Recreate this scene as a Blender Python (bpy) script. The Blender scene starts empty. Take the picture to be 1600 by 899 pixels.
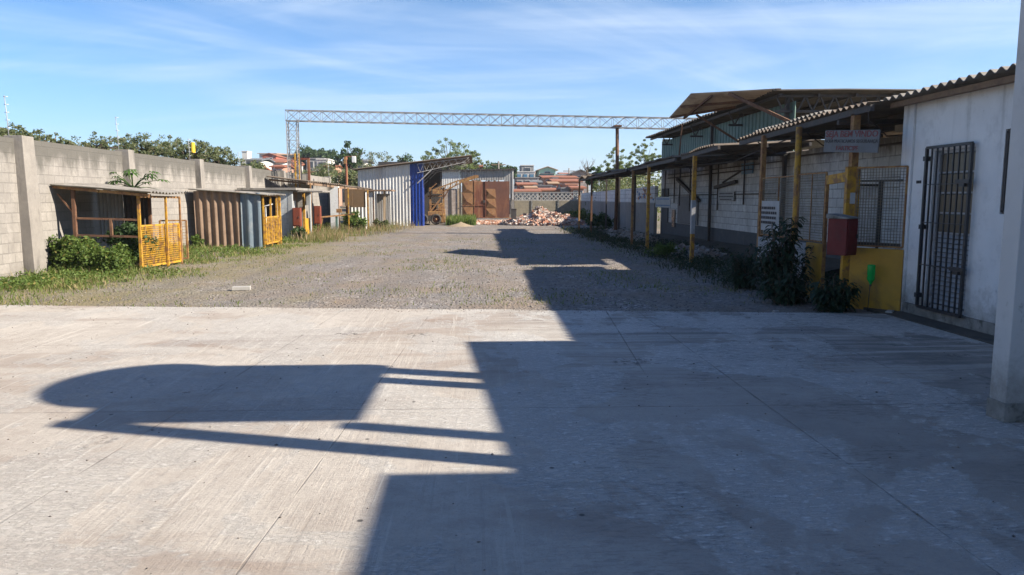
import bpy, bmesh, math, random
import numpy as np
from mathutils import Vector, Matrix, noise as mnoise
R = math.radians
random.seed(7); RNG = np.random.default_rng(7)
scene = bpy.context.scene
col = scene.collection

# ------------------------------------------------------------------ camera, sky, sun, exposure
EYE = 1.6; FPX = 1155.0
PITCH = math.atan((449.5-310.0)/FPX); YAW = R(2.559)
cam_d = bpy.data.cameras.new('camera'); cam = bpy.data.objects.new('camera', cam_d); col.objects.link(cam)
cam_d.sensor_width = 36; cam_d.lens = FPX/1600*36; cam_d.clip_start = .05; cam_d.clip_end = 20000
cam.location = (0, 0, EYE); cam.rotation_euler = (R(90)-PITCH, 0, -YAW)
scene.camera = cam
SUNV = Vector((1.55, -.45, 1.0)).normalized()
ELEV = math.asin(SUNV.z); AZ = math.atan2(SUNV.x, SUNV.y)
sd = bpy.data.lights.new('sun', 'SUN'); sun = bpy.data.objects.new('sun', sd); col.objects.link(sun)
sd.energy = 5.0; sd.angle = R(.53); sd.color = (1, .915, .785)
sun.rotation_euler = SUNV.to_track_quat('Z', 'Y').to_euler()
scene.view_settings.view_transform = 'Standard'; scene.view_settings.look = 'None'
scene.view_settings.exposure = 1.40; scene.view_settings.gamma = 1
SKY_STRENGTH = .060
def build_world():
    w = bpy.data.worlds.new('World'); scene.world = w; w.use_nodes = True
    nt = w.node_tree; nt.nodes.clear(); N = nt.nodes.new; L = nt.links.new
    out = N('ShaderNodeOutputWorld'); bg = N('ShaderNodeBackground'); L(bg.outputs[0], out.inputs[0])
    sky = N('ShaderNodeTexSky'); sky.sky_type = 'NISHITA'; sky.sun_disc = False
    sky.sun_elevation = ELEV; sky.sun_rotation = AZ; sky.air_density = 1.0; sky.dust_density = 0; sky.ozone_density = 5.0
    tc = N('ShaderNodeTexCoord'); sep = N('ShaderNodeSeparateXYZ'); L(tc.outputs['Generated'], sep.inputs[0])
    # project the view direction on a flat cloud layer
    mx = N('ShaderNodeMath'); mx.operation = 'MAXIMUM'; L(sep.outputs[2], mx.inputs[0]); mx.inputs[1].default_value = .02
    ad = N('ShaderNodeMath'); ad.operation = 'ADD'; L(mx.outputs[0], ad.inputs[0]); ad.inputs[1].default_value = .06
    dx = N('ShaderNodeMath'); dx.operation = 'DIVIDE'; L(sep.outputs[0], dx.inputs[0]); L(ad.outputs[0], dx.inputs[1])
    dy = N('ShaderNodeMath'); dy.operation = 'DIVIDE'; L(sep.outputs[1], dy.inputs[0]); L(ad.outputs[0], dy.inputs[1])
    cb = N('ShaderNodeCombineXYZ'); L(dx.outputs[0], cb.inputs[0]); L(dy.outputs[0], cb.inputs[1])
    def cloud(rot, sc, loc, scale, lo, hi, dist):
        mp = N('ShaderNodeMapping'); mp.vector_type = 'TEXTURE'; L(cb.outputs[0], mp.inputs[0])
        mp.inputs['Rotation'].default_value = (0, 0, rot); mp.inputs['Scale'].default_value = sc; mp.inputs['Location'].default_value = loc
        n = N('ShaderNodeTexNoise'); L(mp.outputs[0], n.inputs['Vector']); n.inputs['Scale'].default_value = scale
        n.inputs['Detail'].default_value = 9; n.inputs['Roughness'].default_value = .58; n.inputs['Distortion'].default_value = dist
        r = N('ShaderNodeMapRange'); L(n.outputs[0], r.inputs[0]); r.inputs[1].default_value = lo; r.inputs[2].default_value = hi
        r.interpolation_type = 'SMOOTHSTEP'
        return r.outputs[0]
    c1 = cloud(R(48), (3.4, 1.25, 1), (3.1, .6, 0), .9, .44, .82, .7)
    c2 = cloud(R(-20), (2.6, 1.0, 1), (1.7, 4.4, 0), .8, .40, .82, 1.1)
    m1 = N('ShaderNodeMath'); m1.operation = 'MULTIPLY'; L(c1, m1.inputs[0]); m1.inputs[1].default_value = .50
    m2 = N('ShaderNodeMath'); m2.operation = 'MULTIPLY'; L(c2, m2.inputs[0]); m2.inputs[1].default_value = .42
    sm = N('ShaderNodeMath'); sm.operation = 'ADD'; L(m1.outputs[0], sm.inputs[0]); L(m2.outputs[0], sm.inputs[1]); sm.use_clamp = True
    # thin out to nothing at the horizon
    fr = N('ShaderNodeMapRange'); L(sep.outputs[2], fr.inputs[0]); fr.inputs[1].default_value = .03; fr.inputs[2].default_value = .16; fr.interpolation_type = 'SMOOTHSTEP'
    mm = N('ShaderNodeMath'); mm.operation = 'MULTIPLY'; L(sm.outputs[0], mm.inputs[0]); L(fr.outputs[0], mm.inputs[1])
    mixc = N('ShaderNodeMix'); mixc.data_type = 'RGBA'; hs = N('ShaderNodeHueSaturation'); hs.inputs['Saturation'].default_value = 1.2; L(sky.outputs[0], hs.inputs['Color']); tw = N('ShaderNodeMapRange'); L(sep.outputs[2], tw.inputs[0]); tw.inputs[1].default_value = .0; tw.inputs[2].default_value = .30; tw.inputs[3].default_value = 1; tw.inputs[4].default_value = 0
    tint = N('ShaderNodeMix'); tint.data_type = 'RGBA'; tint.blend_type = 'MULTIPLY'; L(tw.outputs[0], tint.inputs[0]); L(hs.outputs[0], tint.inputs[6]); tint.inputs[7].default_value = (.86, 1.08, 1.38, 1)
    zw = N('ShaderNodeMapRange'); L(sep.outputs[2], zw.inputs[0]); zw.inputs[1].default_value = .26; zw.inputs[2].default_value = .75; zw.interpolation_type = 'SMOOTHSTEP'
    deep = N('ShaderNodeMix'); deep.data_type = 'RGBA'; deep.blend_type = 'MULTIPLY'; L(zw.outputs[0], deep.inputs[0]); L(tint.outputs[2], deep.inputs[6]); deep.inputs[7].default_value = (.64, .76, .92, 1)
    L(deep.outputs[2], mixc.inputs[6])
    hi = N('ShaderNodeMapRange'); L(sep.outputs[2], hi.inputs[0]); hi.inputs[1].default_value = .28; hi.inputs[2].default_value = .55; hi.inputs[3].default_value = 1; hi.inputs[4].default_value = .1
    mh = N('ShaderNodeMath'); mh.operation = 'MULTIPLY'; L(mm.outputs[0], mh.inputs[0]); L(hi.outputs[0], mh.inputs[1]); L(mh.outputs[0], mixc.inputs[0]); mixc.inputs[7].default_value = (7.2, 7.9, 8.7, 1)
    L(mixc.outputs[2], bg.inputs[0]); bg.inputs[1].default_value = SKY_STRENGTH
build_world()

# ------------------------------------------------------------------ picture -> place helpers (used once, to survey the yard)
def ray(x, y):
    r, f, u = (x-800)/FPX, 1.0, (449.5-y)/FPX
    f, u = f*math.cos(PITCH)+u*math.sin(PITCH), -f*math.sin(PITCH)+u*math.cos(PITCH)
    return (r*math.cos(YAW)+f*math.sin(YAW), -r*math.sin(YAW)+f*math.cos(YAW), u)
def at(x, y, Y):
    d = ray(x, y); t = Y/d[1]; return Vector((d[0]*t, Y, EYE+d[2]*t))

# ------------------------------------------------------------------ materials
MATS = {}
class NT:
    def __init__(s, name):
        s.m = bpy.data.materials.new(name); s.m.use_nodes = True; s.t = s.m.node_tree; s.t.nodes.clear()
        s.out = s.n('ShaderNodeOutputMaterial'); s.bsdf = s.n('ShaderNodeBsdfPrincipled'); s.l(s.bsdf.outputs[0], s.out.inputs[0])
        s.tc = s.n('ShaderNodeTexCoord'); MATS[name] = s.m
    def n(s, k, **kw):
        x = s.t.nodes.new(k)
        for a, b in kw.items(): setattr(x, a, b)
        return x
    def l(s, a, b): s.t.links.new(a, b)
    def val(s, sock, v):
        if hasattr(v, 'is_linked'): s.l(v, sock)
        else: sock.default_value = v
    def map(s, scale=(1,1,1), rot=(0,0,0), loc=(0,0,0), src=None):
        mp = s.n('ShaderNodeMapping'); s.l(src or s.tc.outputs['Object'], mp.inputs[0])
        mp.inputs['Scale'].default_value = scale; mp.inputs['Rotation'].default_value = rot; mp.inputs['Location'].default_value = loc
        return mp.outputs[0]
    def noise(s, scale, detail=5, rough=.55, vec=None, dist=0):
        x = s.n('ShaderNodeTexNoise'); s.l(vec or s.tc.outputs['Object'], x.inputs['Vector'])
        x.inputs['Scale'].default_value = scale; x.inputs['Detail'].default_value = detail; x.inputs['Roughness'].default_value = rough; x.inputs['Distortion'].default_value = dist
        return x.outputs[0]
    def voro(s, scale, feature='F1', vec=None, out=0, rand=1):
        x = s.n('ShaderNodeTexVoronoi', feature=feature); s.l(vec or s.tc.outputs['Object'], x.inputs['Vector']); x.inputs['Scale'].default_value = scale
        x.inputs['Randomness'].default_value = rand
        return x.outputs[out]
    def ramp(s, v, lo, hi, a=0, b=1):
        x = s.n('ShaderNodeMapRange'); s.l(v, x.inputs[0]); x.inputs[1].default_value = lo; x.inputs[2].default_value = hi; x.inputs[3].default_value = a; x.inputs[4].default_value = b
        return x.outputs[0]
    def math(s, op, a, b=0.0, c=None, clamp=False):
        x = s.n('ShaderNodeMath', operation=op, use_clamp=clamp); s.val(x.inputs[0], a); s.val(x.inputs[1], b)
        if c is not None: s.val(x.inputs[2], c)
        return x.outputs[0]
    def mix(s, f, a, b, mode='MIX'):
        x = s.n('ShaderNodeMix', data_type='RGBA', blend_type=mode); s.val(x.inputs[0], f)
        for i, c in ((6, a), (7, b)):
            if hasattr(c, 'is_linked'): s.l(c, x.inputs[i])
            else: x.inputs[i].default_value = (*c[:3], 1)
        return x.outputs[2]
    def xyz(s, v=None):
        x = s.n('ShaderNodeSeparateXYZ'); s.l(v or s.tc.outputs['Object'], x.inputs[0]); return x.outputs
    def comb(s, a, b, c=0.0):
        x = s.n('ShaderNodeCombineXYZ'); s.val(x.inputs[0], a); s.val(x.inputs[1], b); s.val(x.inputs[2], c); return x.outputs[0]
    def bump(s, h, strength=.3, dist=.01, normal=None):
        x = s.n('ShaderNodeBump'); s.l(h, x.inputs['Height']); x.inputs['Strength'].default_value = strength; x.inputs['Distance'].default_value = dist
        if normal: s.l(normal, x.inputs['Normal'])
        return x.outputs[0]
    def fin(s, colr, rough=.85, normal=None, metal=0):
        if hasattr(colr, 'is_linked'): s.l(colr, s.bsdf.inputs['Base Color'])
        else: s.bsdf.inputs['Base Color'].default_value = (*colr[:3], 1)
        s.val(s.bsdf.inputs['Roughness'], rough); s.bsdf.inputs['Metallic'].default_value = metal
        if normal: s.l(normal, s.bsdf.inputs['Normal'])
        return s.m

def worn(name, base, alt=None, stain=None, scale=2.5, amount=.5, rough=.8, bump=.25, bscale=45, metal=0, streak=False, stain_lo=.52, stain_hi=.66):
    """painted / weathered surface: two tones plus stains with a shape of their own"""
    s = NT(name); alt = alt or tuple(c*.72 for c in base)
    c = s.mix(s.ramp(s.noise(scale, 6, .6), .35, .65), base, alt)
    c = s.mix(s.ramp(s.noise(scale*9, 4), .3, .75, 0, .35), c, tuple(x*.7 for x in alt))
    if stain:
        v = s.map((1, 1, .22)) if streak else None
        f = s.math('MULTIPLY', s.ramp(s.noise(scale*1.7, 8, .65, vec=v, dist=.4), stain_lo, stain_hi), amount, clamp=True)
        c = s.mix(f, c, stain)
    h = s.noise(bscale, 5, .6)
    return s.fin(c, s.ramp(s.noise(scale*3), .2, .8, rough-.12, min(1, rough+.1)), s.bump(h, bump, .006), metal)

worn('yellow_paint', (.52, .285, .018), (.42, .215, .016), (.17, .08, .035), 4, .9, .65, .35, stain_lo=.46, stain_hi=.60)
worn('yellow_wall', (.47, .255, .018), (.38, .20, .016), (.10, .06, .03), 1.4, .5, .6, .15)
worn('rust_steel', (.15, .07, .035), (.09, .042, .024), (.22, .13, .07), 5, .6, .85, .4)
worn('rust_yellow', (.40, .23, .07), (.24, .12, .05), (.14, .06, .03), 6, .8, .8, .35, stain_lo=.45, stain_hi=.6)
worn('dark_steel', (.035, .033, .033), (.055, .045, .04), (.10, .05, .03), 5, .5, .7, .2)
worn('black_grille', (.022, .023, .027), (.03, .03, .033), None, 5, .5, .45, .1)
worn('mesh_wire', (.17, .15, .11), (.12, .105, .08), (.22, .14, .05), 6, .6, .7, .1)
worn('galvanised', (.42, .43, .45), (.33, .34, .36), (.20, .13, .09), 4, .4, .5, .15, metal=.3)
worn('lattice_steel', (.40, .39, .37), (.30, .28, .26), (.20, .11, .07), 7, .7, .6, .2)
worn('fibre_cement', (.30, .275, .24), (.21, .19, .165), (.09, .08, .07), 1.6, .7, .92, .5, 30)
worn('dark_sheet', (.075, .062, .05), (.05, .042, .035), (.11, .085, .065), 1.3, .6, .9, .4, 30)  # darker copy of the roof sheet, shade of the underside put into its colour
worn('dirty_sheet', (.20, .155, .115), (.13, .10, .075), (.07, .055, .045), 1.3, .7, .9, .4, 30)
worn('awning_sheet', (.46, .35, .25), (.38, .29, .21), (.14, .095, .065), 1.2, .6, .85, .3, 30)
worn('brown_sheet', (.235, .16, .108), (.185, .122, .083), (.12, .075, .05), 1.8, .5, .9, .3)
worn('bluegrey_sheet', (.13, .17, .20), (.10, .135, .165), (.25, .25, .24), 2.2, .4, .7, .2)
worn('white_sheet', (.62, .61, .58), (.52, .51, .49), (.33, .27, .22), 1.2, .45, .5, .15, streak=True)
worn('blue_sheet', (.010, .042, .25), (.008, .034, .20), (.05, .07, .2), 1.5, .35, .4, .1)
worn('green_sheet', (.09, .16, .13), (.075, .135, .115), (.16, .18, .17), 1.5, .4, .6, .2)
worn('grey_sheet', (.34, .33, .31), (.25, .24, .23), (.15, .10, .07), 1.2, .6, .65, .25, streak=True)
worn('rust_gate', (.20, .065, .032), (.14, .048, .026), (.27, .14, .06), 1.1, .9, .9, .4, 30, streak=True, stain_lo=.48, stain_hi=.6)
worn('rust_gate_dark', (.15, .06, .035), (.11, .045, .03), (.22, .09, .045), 1.2, .6, .9, .4, 30, streak=True)
worn('rust_gate_tan', (.24, .125, .05), (.18, .085, .035), (.13, .045, .025), 1.3, .95, .9, .4, 30)
worn('red_box', (.20, .045, .020), (.16, .035, .016), (.12, .03, .02), 3, .5, .6, .15)
worn('red_cabinet', (.13, .004, .004), (.10, .004, .004), (.05, .008, .007), 3, .5, .65, .1)
def plaster(name, base, alt, streak_top):
    s = NT(name); x = s.xyz(); c = s.mix(s.ramp(s.noise(.9, 7, .65), .35, .65), base, alt)
    c = s.mix(s.ramp(s.noise(3.2, 9, .75), .52, .66, 0, .35), c, tuple(v*.62 for v in alt))
    zl = s.math('ADD', x[2], s.ramp(s.noise(3.5, 9, .75), .3, .7, -.28, .28))
    c = s.mix(s.ramp(zl, .55, .05, 0, .75), c, (.17, .155, .13))
    st = s.ramp(s.noise(5, 7, .7, vec=s.map((1, 1, .07))), .54, .68, 0, .5)
    c = s.mix(s.math('MULTIPLY', st, s.ramp(x[2], streak_top-1.1, streak_top)), c, (.20, .19, .17))
    sp = s.math('MULTIPLY', s.ramp(s.noise(11, 8, .8), .60, .63), s.ramp(s.noise(1.4, 4), .54, .62))
    c = s.mix(s.math('MULTIPLY', sp, .7), c, (.25, .235, .215))
    h = s.math('ADD', s.math('MULTIPLY', s.noise(70, 5, .7), .4), s.math('MULTIPLY', s.noise(4, 5, .6), .6))
    return s.fin(c, .85, s.bump(s.math('SUBTRACT', h, sp), .4, .008))
plaster('white_plaster', (.68, .68, .675), (.58, .58, .58), 2.9)
plaster('pillar_plaster', (.50, .50, .49), (.41, .41, .405), 3.6)
worn('damp_plinth', (.12, .115, .10), (.27, .26, .24), (.06, .06, .045), 5, .8, .9, .5, 30)
worn('bare_concrete', (.27, .245, .215), (.20, .18, .16), (.075, .068, .06), 1.6, .75, .93, .4, 35, streak=True)
worn('dark_paint', (.085, .09, .10), (.07, .075, .08), (.14, .14, .14), 1.5, .4, .85, .2)
worn('timber', (.23, .15, .09), (.16, .10, .065), (.09, .06, .045), 4, .5, .9, .4)
worn('pale_timber', (.42, .31, .20), (.34, .25, .16), None, 4, .5, .85, .3)
worn('brown_board', (.17, .10, .045), (.13, .08, .04), (.08, .05, .03), 2, .5, .85, .2)
worn('paper', (.40, .40, .395), (.34, .34, .33), None, 6, .3, .8, .05)
worn('sign_plate', (.125, .132, .142), (.10, .107, .115), (.08, .075, .07), 3, .5, .6, .1)
worn('lettering_red', (.14, .010, .014), (.12, .016, .02), (.125, .13, .14), 9, .6, .6, .05)
worn('lettering_black', (.02, .02, .025), (.03, .03, .035), (.12, .12, .13), 9, .3, .6, .05)
worn('lettering_blue', (.05, .16, .33), None, None, 9, .3, .6, .05)
worn('bark', (.14, .105, .075), (.09, .07, .05), None, 8, .5, .95, .8, 25)
worn('rubber', (.03, .028, .026), (.07, .055, .04), None, 8, .5, .9, .3)
worn('sand_heap', (.32, .25, .165), (.26, .20, .13), None, 3, .5, .95, .6, 40)
worn('painted_block', (.34, .355, .36), (.26, .275, .285), (.25, .24, .22), 1.5, .5, .85, .3)
worn('terracotta', (.33, .125, .065), (.25, .09, .05), (.12, .07, .05), .6, .5, .9, .3, 6)
worn('tan_roof', (.42, .27, .16), (.34, .21, .13), None, .5, .5, .9, .2, 6)
worn('grey_roof', (.16, .165, .17), (.12, .125, .13), None, .5, .5, .9, .2, 6)
worn('house_white', (.60, .58, .54), (.50, .48, .45), (.3, .28, .25), .4, .5, .9, .2, 6)
worn('house_grey', (.28, .27, .26), (.22, .215, .21), (.14, .13, .13), .4, .5, .9, .2, 6)
worn('house_salmon', (.46, .23, .15), (.38, .19, .13), None, .5, .5, .9, .2, 6)
worn('house_red', (.36, .11, .07), (.30, .09, .06), None, .5, .5, .9, .2, 6)
worn('house_mint', (.42, .60, .47), (.36, .52, .41), None, .5, .5, .9, .2, 6)
worn('house_teal', (.06, .24, .27), (.05, .2, .22), None, .5, .5, .9, .2, 6)
worn('house_pink', (.50, .30, .25), (.43, .26, .22), None, .5, .5, .9, .2, 6)
worn('window_dark', (.04, .05, .06), (.07, .08, .09), None, .7, .5, .3, .02)
worn('window_blue', (.09, .22, .34), (.07, .17, .27), None, .7, .5, .3, .02)
worn('dark_earth', (.06, .055, .045), (.085, .075, .06), (.03, .03, .025), 1.5, .7, .95, .6, 12)
worn('earth', (.17, .13, .09), (.11, .10, .06), (.07, .09, .03), .25, .8, .95, .5, 2)
worn('hill_forest', (.045, .07, .03), (.06, .075, .035), (.10, .09, .06), .01, .6, .95, .5, .05)
worn('white_plastic', (.75, .75, .74), None, None, 4, .3, .5, .05)
worn('yellow_sign', (.80, .52, .03), None, None, 4, .2, .5, .05)
worn('tank_blue', (.07, .16, .36), None, None, 2, .3, .5, .1)
worn('graffiti_blue', (.06, .22, .42), (.05, .15, .35), (.5, .5, .48), 3, .6, .85, .1)
worn('graffiti_orange', (.55, .25, .06), (.5, .2, .05), (.5, .5, .48), 3, .6, .85, .1)
worn('light_stone', (.38, .36, .33), (.31, .295, .27), None, 5, .5, .9, .4)
def glass():
    s = NT('glass'); s.fin((.06, .075, .085), .12); s.bsdf.inputs['Specular IOR Level'].default_value = .6
    s = NT('window_pane_tan'); s.fin((.16, .13, .09), .25)
    s = NT('green_bottle'); s.fin((.02, .55, .12), .08); s.bsdf.inputs['Transmission Weight'].default_value = .55; s.bsdf.inputs['IOR'].default_value = 1.3
glass()

def block_wall(name, base, alt, mortar, axis='y', bw=.4, bh=.2, mold_z=None, mold=(.07, .065, .055), dirt=(.16, .14, .12), paint_low=None, msize=.012, mcontrast=1):
    s = NT(name); x = s.xyz()
    u = x[1] if axis == 'y' else x[0]
    b = s.n('ShaderNodeTexBrick'); s.l(s.comb(u, x[2]), b.inputs['Vector'])
    b.inputs['Color1'].default_value = (*base, 1); b.inputs['Color2'].default_value = (*alt, 1); b.inputs['Mortar'].default_value = (*mortar, 1)
    b.inputs['Scale'].default_value = 1; b.inputs['Mortar Size'].default_value = msize; b.inputs['Mortar Smooth'].default_value = .4
    b.inputs['Brick Width'].default_value = bw; b.inputs['Row Height'].default_value = bh
    c = b.outputs[0]
    # each block takes its own tone
    br = s.n('ShaderNodeTexWhiteNoise', noise_dimensions='2D'); row = s.math('FLOOR', s.math('DIVIDE', x[2], bh))
    us = s.math('FLOOR', s.math('ADD', s.math('DIVIDE', u, bw), s.math('MULTIPLY', s.math('MODULO', row, 2.0), .5))); s.l(s.comb(us, row), br.inputs[0])
    c = s.mix(s.ramp(br.outputs[0], 0, 1, 0, .42), c, tuple(v*.62 for v in alt))
    c = s.mix(s.ramp(s.noise(2.6, 8, .75, dist=.6), .50, .62, 0, .5), c, tuple(v*1.12 for v in base))
    c = s.mix(s.ramp(s.noise(1.1, 7, .62), .35, .7, 0, .55), c, tuple(v*.72 for v in alt))
    c = s.mix(s.ramp(s.noise(14, 4, .6), .45, .8, 0, .5), c, tuple(v*.6 for v in alt))
    st = s.ramp(s.noise(1.6, 8, .65, vec=s.map((1, 1, .16)), dist=.3), .55, .75, 0, .6)
    c = s.mix(st, c, dirt)
    if mold_z is not None:
        z = s.math('ADD', x[2], s.ramp(s.noise(2.6, 8, .7, vec=s.map((1, 1, .35))), .3, .7, -.33, .33))
        f = s.ramp(z, mold_z, mold_z+.38, 0, .8)
        c = s.mix(f, c, mold)
    zl = s.math('ADD', x[2], s.ramp(s.noise(3, 6, .7), .3, .7, -.2, .2))
    c = s.mix(s.ramp(zl, .35, 0, 0, .6), c, dirt)
    h = s.math('ADD', s.math('MULTIPLY', b.outputs['Fac'], -.8*mcontrast), s.math('MULTIPLY', s.noise(55, 5, .65), .5))
    return s.fin(c, .92, s.bump(h, .45, .012))
block_wall('block_wall_left', (.305, .28, .25), (.25, .228, .205), (.18, .165, .148), 'y', .4, .2, 2.26, msize=.013)
block_wall('block_wall_white', (.66, .655, .64), (.54, .535, .525), (.14, .14, .14), 'y', .4, .2, 2.35, mold=(.10, .085, .07), dirt=(.15, .125, .10), msize=.012)
block_wall('block_wall_cross', (.40, .37, .33), (.34, .31, .28), (.22, .20, .18), 'x', .4, .2, None)
block_wall('far_wall_block', (.30, .26, .185), (.26, .225, .16), (.23, .2, .15), 'x', .4, .2, None)
block_wall('pale_block', (.50, .54, .57), (.44, .48, .51), (.30, .32, .34), 'x', .4, .2, None)
block_wall('yard_wall_white', (.80, .80, .79), (.70, .70, .70), (.22, .22, .22), 'y', .4, .2, None, msize=.016)
block_wall('gate_brick', (.42, .36, .31), (.33, .25, .20), (.36, .33, .30), 'x', .3, .12, None, dirt=(.5, .47, .44))

def concrete_floor():
    s = NT('concrete_floor'); x = s.xyz()
    big = s.noise(.33, 6, .6, dist=.6); mid = s.noise(1.1, 8, .68, dist=.8)
    c = s.mix(s.ramp(big, .35, .65), (.40, .35, .295), (.50, .455, .395))
    # brownish damp stains, drawn out across the slab
    bl = s.ramp(s.noise(.55, 8, .62, vec=s.map((.55, 1.5, 1), (0, 0, R(7)), (2.3, .4, 0)), dist=.7), .50, .64)
    c = s.mix(s.math('MULTIPLY', bl, s.ramp(x[0], 2.2, -.5, .18, .85)), c, (.265, .20, .155))
    c = s.mix(s.ramp(mid, .50, .68, 0, .55), c, (.30, .255, .215))
    # fine mottling and grain
    c = s.mix(s.ramp(s.noise(7, 10, .78), .42, .66, 0, .38), c, (.24, .20, .17))
    c = s.mix(s.ramp(s.noise(45, 6, .8), .50, .68, 0, .40), c, (.22, .19, .16))
    # damp, mossy patches on the office side
    side = s.ramp(x[0], 1.6, 4.4)
    c = s.mix(s.math('MULTIPLY', side, s.ramp(s.noise(.8, 9, .74, vec=s.map((.6, 1.4, 1))), .40, .58, 0, .9)), c, (.125, .118, .098))
    gm = s.math('MULTIPLY', s.ramp(x[0], 2.4, 4.2), s.ramp(s.noise(1.5, 9, .75, vec=s.map((2.2, .7, 1), (0, 0, R(12)), (5, 2, 0))), .55, .66, 0, .8))
    c = s.mix(gm, c, (.06, .07, .04))
    # trowel sweeps: along the yard on the left, across it on the right
    sw = s.noise(2.4, 10, .78, vec=s.map((.16, 2.6, 1), (0, 0, R(3))), dist=.3)
    far = s.ramp(x[1], 5.6, 7.4)
    right = s.ramp(x[0], -.5, 1.5)
    c = s.mix(s.math('MULTIPLY', s.ramp(sw, .52, .57, 0, .85), s.math('MULTIPLY', right, far)), c, (.52, .485, .43))
    c = s.mix(s.math('MULTIPLY', s.ramp(sw, .48, .41, 0, .8), s.math('MULTIPLY', right, far)), c, (.13, .12, .105))
    sw2 = s.noise(5.0, 8, .75, vec=s.map((2.6, .10, 1), (0, 0, R(-9)), (3, 1, 0)), dist=.25)
    left = s.ramp(x[0], 1.0, -.6)
    c = s.mix(s.math('MULTIPLY', s.ramp(sw2, .57, .64, 0, .6), left), c, (.58, .54, .47))
    c = s.mix(s.math('MULTIPLY', s.ramp(sw2, .43, .36, 0, .45), left), c, (.27, .23, .19))
    c = s.mix(s.ramp(x[0], -.4, 1.0, 0, .30), c, (.25, .235, .22))  # whole right side darkened: the buildings' shade put into the floor colour
    # laitance: pale crusty film left in patches with a ragged edge
    fl = s.ramp(s.noise(19, 9, .8, vec=s.map((.6, 1.5, 1))), .50, .56)
    patch = s.ramp(s.noise(.75, 9, .66, vec=s.map((1, .8, 1), (0, 0, 0), (7, 3, 0)), dist=.5), .49, .525)
    c = s.mix(s.math('MULTIPLY', patch, s.ramp(x[0], -.4, 1.0, .28, .55)), c, (.50, .48, .45))
    c = s.mix(s.math('MULTIPLY', s.math('MULTIPLY', fl, patch), s.ramp(x[0], -1, 1, .30, .85)), c, (.66, .64, .60))
    dk = s.math('MULTIPLY', s.ramp(s.noise(17, 9, .8, vec=s.map((.45, 1.9, 1), (0, 0, 0), (3, 9, 0))), .50, .44), s.ramp(s.noise(.9, 7, .7, vec=s.map((1, 1, 1), (0, 0, 0), (12, 1, 0))), .48, .56))
    c = s.mix(s.math('MULTIPLY', s.math('MULTIPLY', dk, right), .65), c, (.12, .112, .10))
    # dark grit and clinker let into the surface
    gr = s.ramp(s.noise(70, 3, .6), .65, .72, 0, .7)
    c = s.mix(gr, c, (.14, .12, .105))
    pv = s.ramp(s.voro(2.6, out=0), .05, .03)
    c = s.mix(s.math('MULTIPLY', pv, .9), c, (.055, .05, .045))
    bs = s.math('MULTIPLY', s.ramp(s.noise(14, 6, .8), .50, .56), s.ramp(s.noise(.9, 3, .5, vec=s.map((1, 1, 1), (0, 0, 0), (1.2, 8.7, 0))), .66, .70))
    c = s.mix(s.math('MULTIPLY', bs, .8), c, (.08, .07, .06))
    # tooled joints along the yard and across it
    def line(a, b, w):      # x = a + b*y
        d = s.math('ABSOLUTE', s.math('SUBTRACT', s.math('SUBTRACT', x[0], a), s.math('MULTIPLY', x[1], b)))
        wob = s.math('ADD', d, s.ramp(s.noise(3, 4), .3, .7, -.006, .006))
        return s.ramp(wob, w, w*.4)
    j = s.math('MULTIPLY', line(2.21, .004, .007), .9)
    for a, b, w in ((-2.6, .06, .004), (-1.2, .05, .004), (3.55, .05, .006)): j = s.math('MAXIMUM', j, s.math('MULTIPLY', line(a, b, w), .75))
    def cross(y0, b, w):
        d = s.math('ABSOLUTE', s.math('SUBTRACT', s.math('SUBTRACT', x[1], y0), s.math('MULTIPLY', x[0], b)))
        return s.ramp(s.math('ADD', d, s.ramp(s.noise(4, 4), .3, .7, -.006, .006)), w, w*.4)
    j = s.math('MAXIMUM', j, s.math('MULTIPLY', line(1.0, .078, .009), s.ramp(x[1], 6.5, 6.9)))
    j = s.math('MAXIMUM', j, s.math('MULTIPLY', cross(5.52, -.01, .010), .7))
    j = s.math('MAXIMUM', j, s.math('MULTIPLY', cross(8.1, -.012, .010), .5))
    c = s.mix(s.math('MULTIPLY', j, s.ramp(s.noise(2.2, 5, .7), .35, .6, .2, .8)), c, (.13, .115, .10))
    h = s.math('ADD', s.math('MULTIPLY', s.noise(26, 10, .78, vec=s.map((.7, 1.4, 1))), .9), s.math('MULTIPLY', s.math('MULTIPLY', sw, right), .9))
    h = s.math('ADD', h, s.math('MULTIPLY', s.math('MULTIPLY', fl, patch), .35))
    h = s.math('ADD', h, s.math('MULTIPLY', s.math('MULTIPLY', sw2, left), .8))
    h = s.math('SUBTRACT', h, s.math('MULTIPLY', j, .8))
    return s.fin(c, s.ramp(mid, .3, .7, .74, .92), s.bump(h, .8, .018))
concrete_floor()

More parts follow.
